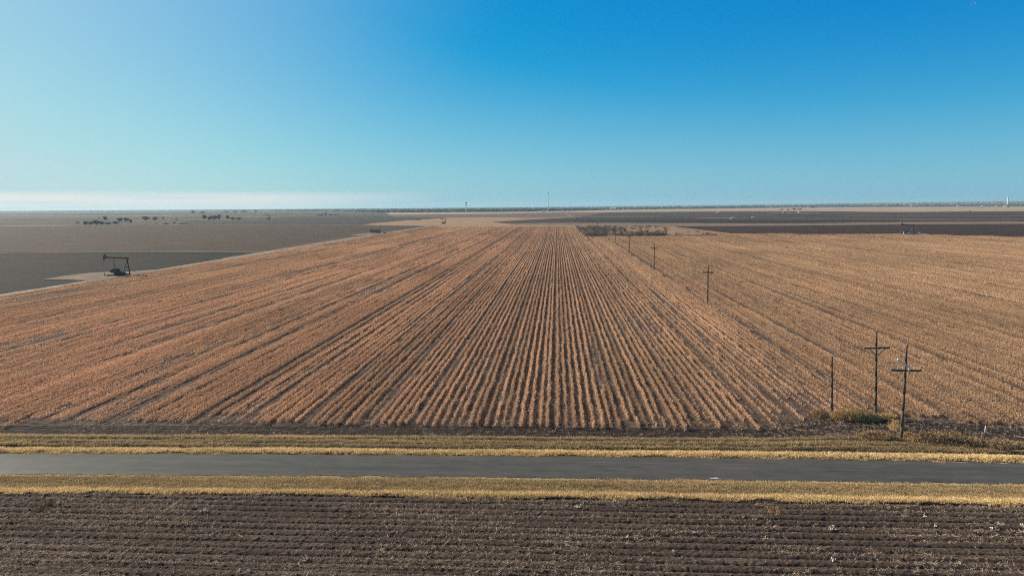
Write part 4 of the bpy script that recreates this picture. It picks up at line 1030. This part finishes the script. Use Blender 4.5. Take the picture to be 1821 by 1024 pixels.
# ------------------------------------------------------------------ pale cotton scraps on the ploughed field
def scrap(px, py, w, h, label):
    q = at(px, py); k = depth(q) / F; rng = np.random.default_rng(int(px * 7)); m = MB()
    for _ in range(max(6, int(w * 2.2))):
        c = np.array([rng.normal(0, w * k * .26), rng.normal(0, .08), abs(rng.normal(0, h * k * .35)) + .04]); r = rng.uniform(.02, .06)
        seg = 7
        prof = [(r * .2, -r), (r * rng.uniform(.7, 1), -r * .4), (r * rng.uniform(.8, 1.2), r * .3), (r * .3, r * rng.uniform(.8, 1.3))]
        m.lathe(prof, c, seg)
    zz = float(z_front(np.array([q[0]]), np.array([q[1]]), np.array([0.0]))[0])
    o = m.build('cotton_scrap', M_['cotton'], None, True); o.location = (q[0], q[1], zz)
    tag(o, label, 'cotton scrap', 'pale cotton scraps on the ploughed soil')
for a in [
    (366, 913, 16, 6, 'wide greyish white cotton scrap left of centre near the verge'),
    (314, 900, 9, 5, 'curved pale cotton scrap just below the verge at the left'),
    (105, 899, 5, 5, 'small pinkish white scrap right of the single brown bush'),
    (104, 916, 5, 6, 'upright pale scrap below right of the single brown bush'),
    (427, 1020, 6, 7, 'left white scrap of the pair at the bottom edge'),
    (444, 1020, 6, 6, 'right white scrap of the pair at the bottom edge'),
    (547, 997, 8, 8, 'scattered white scrap near the bottom left of centre'),
    (779, 885, 8, 6, 'bright white scrap touching the verge edge in the middle'),
    (873, 964, 3, 8, 'thin upright white scrap in the middle of the ploughed field'),
    (1116, 961, 6, 10, 'tall white scrap right of the middle of the ploughed field'),
    (1028, 906, 11, 6, 'spread pale scrap below the verge right of the middle'),
    (1198, 986, 4, 6, 'small white scrap low and right of the tall white one'),
    (1480, 945, 13, 8, 'large whitish scrap in the right part of the ploughed field'),
    (1482, 1001, 8, 6, 'dull pale scrap near the bottom below the large whitish one'),
    (1645, 919, 7, 6, 'pale scrap below the verge in the right part of the field'),
    (1663, 939, 4, 5, 'tiny pale scrap left of the three at the right edge'),
    (1775, 935, 4, 5, 'small bright scrap uppermost of the three at the right edge'),
    (1763, 947, 3, 7, 'slim upright scrap lowest of the three at the right edge'),
    (1817, 939, 7, 7, 'pale scrap cut by the right edge of the view'),
]: scrap(*a)
q = at(1271, 850.5, .16); m = MB(); m.box((0, 0, .02), (.75, .1, .04)); m.box((.1, .05, .03), (.3, .16, .03)); o = m.build('roadside_litter', M_['white']); o.location = (q[0], q[1], .16)
tag(o, 'thin white strip of litter on the near edge of the road', 'litter')

# bird
r = M @ cray(1731, 7.6); r /= np.linalg.norm(r); p = np.array([0, 0, CAMH]) + r * 75
root = empty('bird', tuple(p), .3); root.scale = (.6, .6, .6); tag(root, 'tiny pale bird gliding high in the blue sky', 'bird')
m = MB(); m.lathe([(.005, 0), (.03, .06), (.045, .15), (.04, .25), (.02, .33), (.028, .37), (.02, .41), (.004, .45)], (0, 0, 0), 8)
m.v = [(z - .22, x, y) for x, y, z in m.v]; b_ = m.build('body', M_['bird'], root, True)
for s in (-1, 1):
    m = MB(); m.add([(.06, 0, .03), (-.06, 0, .03), (.10, s * .22, .09), (-.03, s * .22, .09), (-.08, s * .48, .05), (.06, 0, .015), (-.06, 0, .015), (.10, s * .22, .075), (-.03, s * .22, .075), (-.08, s * .48, .04)],
                    [(0, 1, 3, 2), (2, 3, 4), (5, 6, 8, 7), (7, 8, 9), (0, 2, 7, 5), (1, 3, 8, 6), (2, 4, 9, 7), (3, 4, 9, 8)]); m.build('wing', M_['bird'], root)
m = MB(); m.add([(-.2, -.01, 0), (-.2, .01, 0), (-.34, -.05, 0), (-.34, .05, 0), (-.34, 0, .015)], [(0, 1, 3, 4, 2)]); m.build('tail', M_['bird'], root)

# ------------------------------------------------------------------ low hills and far woodland
hx = np.linspace(-15000, 15000, 121); hy = np.linspace(5200, 13400, 42)
def hill_z(x, y):
    pxx = 990.7 + F * x / y
    a = np.interp(pxx, [-600, 900, 1150, 1380, 1600, 1821, 2300], [0, 0, 6, 14, 24, 36, 44])
    return a * sstep(5400, 9500, y) * (.85 + .3 * fbm(x * .0006, y * .0006, 3, 3)) - .3
Xh, Yh = np.meshgrid(hx, hy); Zh = hill_z(Xh, Yh); Zh[0] = -3; Zh[:, 0] = -3
i = np.arange(len(hy) - 1)[:, None] * len(hx) + np.arange(len(hx) - 1)[None]
o = mesh_obj('hills', np.stack([Xh, Yh, Zh], -1).reshape(-1, 3), np.stack([i, i + 1, i + len(hx) + 1, i + len(hx)], -1).reshape(-1, 4), FM('hill_grass', (.23, .19, .145), .002, (1, 3, 1), .05), smooth=True)
tag(o, 'very low hazy hills rising towards the right horizon', 'hills', None, 'structure')

NW = 15000
pxw = RNG.uniform(-250, 2080, NW)
d0 = np.interp(pxw, [-250, 300, 450, 520, 600, 680, 1000, 1150, 1380, 1450, 1600, 2080], [8200, 8000, 6500, 5200, 4300, 3000, 3200, 4250, 4800, 5600, 5000, 4800])
u = RNG.random(NW); Yw = d0 * (1 + u ** 1.5 * (10500 / d0 - 1)); Xw = (pxw - 990.7) / F * Yw
cl = fbm(Xw * .0022, Yw * .0075, 4, 201)
thr = np.interp(pxw, [-250, 300, 600, 700, 1821], [.56, .56, .50, .42, .44])
k = (cl > thr) | ((Yw < d0 * 1.06) & (pxw > 640) & (fbm(Xw * .004, Yw * 0, 3, 9) > .42))
Xw, Yw = Xw[k], Yw[k]; n = len(Xw)
tw_ = RNG.uniform(7, 15, n); thh = RNG.uniform(4, 10, n) * (.7 + .6 * fbm(Xw * .003, Yw * .003, 2, 31))
q = 22; c = RNG.normal(size=(n, q, 3)); c /= np.linalg.norm(c, axis=2)[..., None]; c *= RNG.random((n, q, 1)) ** .35
P = np.empty((n, q, 3)); P[..., 0] = Xw[:, None] + c[..., 0] * tw_[:, None] * .5; P[..., 1] = Yw[:, None] + c[..., 1] * tw_[:, None] * .5
P[..., 2] = np.maximum(0, hill_z(Xw, Yw))[:, None] + (c[..., 2] * .5 + .52) * thh[:, None]
P = P.reshape(-1, 3); D = RNG.normal(size=P.shape); D /= np.linalg.norm(D, axis=1)[:, None]
sz = np.repeat(tw_, q) * .16; v, f = blades(P - D * sz[:, None], P + D * sz[:, None], sz, sz * .7)
o = mesh_obj('woodland', v, f, M_['wood']); tag(o, 'hazy far woodland band along the horizon', 'woodland', None, 'stuff')

# ------------------------------------------------------------------ haze
m = MB(); m.box((0, 5500, 41.5), (31000, 17000, 87)); hz = MB()
o = m.build('haze', None); tag(o, 'thin pale blue haze over the whole plain', 'haze', None, 'stuff')
hm = bpy.data.materials.new('thin_haze'); hm.use_nodes = True; nt = hm.node_tree
for nd in list(nt.nodes):
    if nd.type == 'BSDF_PRINCIPLED': nt.nodes.remove(nd)
pv = N(nt, 'ShaderNodeVolumePrincipled'); pv.inputs['Color'].default_value = (.60, .87, 1.0, 1); pv.inputs['Density'].default_value = 6.5e-5; pv.inputs['Anisotropy'].default_value = .18
nt.links.new(pv.outputs[0], nt.nodes['Material Output'].inputs['Volume']); o.data.materials.append(hm)
hm.cycles.homogeneous_volume = True if hasattr(hm.cycles, 'homogeneous_volume') else None

# ------------------------------------------------------------------ render settings
scene.view_settings.view_transform = 'Standard'; scene.view_settings.look = 'None'; scene.view_settings.gamma = 1
scene.view_settings.exposure = 0.55
scene.render.film_transparent = False
cy = scene.cycles
cy.max_bounces = 4; cy.diffuse_bounces = 2; cy.glossy_bounces = 2; cy.volume_bounces = 0; cy.transparent_max_bounces = 8
cy.pixel_filter_type = 'BLACKMAN_HARRIS'; cy.filter_width = 1.1
cy.use_adaptive_sampling = False
cy.use_denoising = False; cy.denoiser = 'OPENIMAGEDENOISE'; cy.denoising_input_passes = 'RGB_ALBEDO_NORMAL'; cy.denoising_prefilter = 'NONE'
cy.sample_clamp_indirect = 4.0
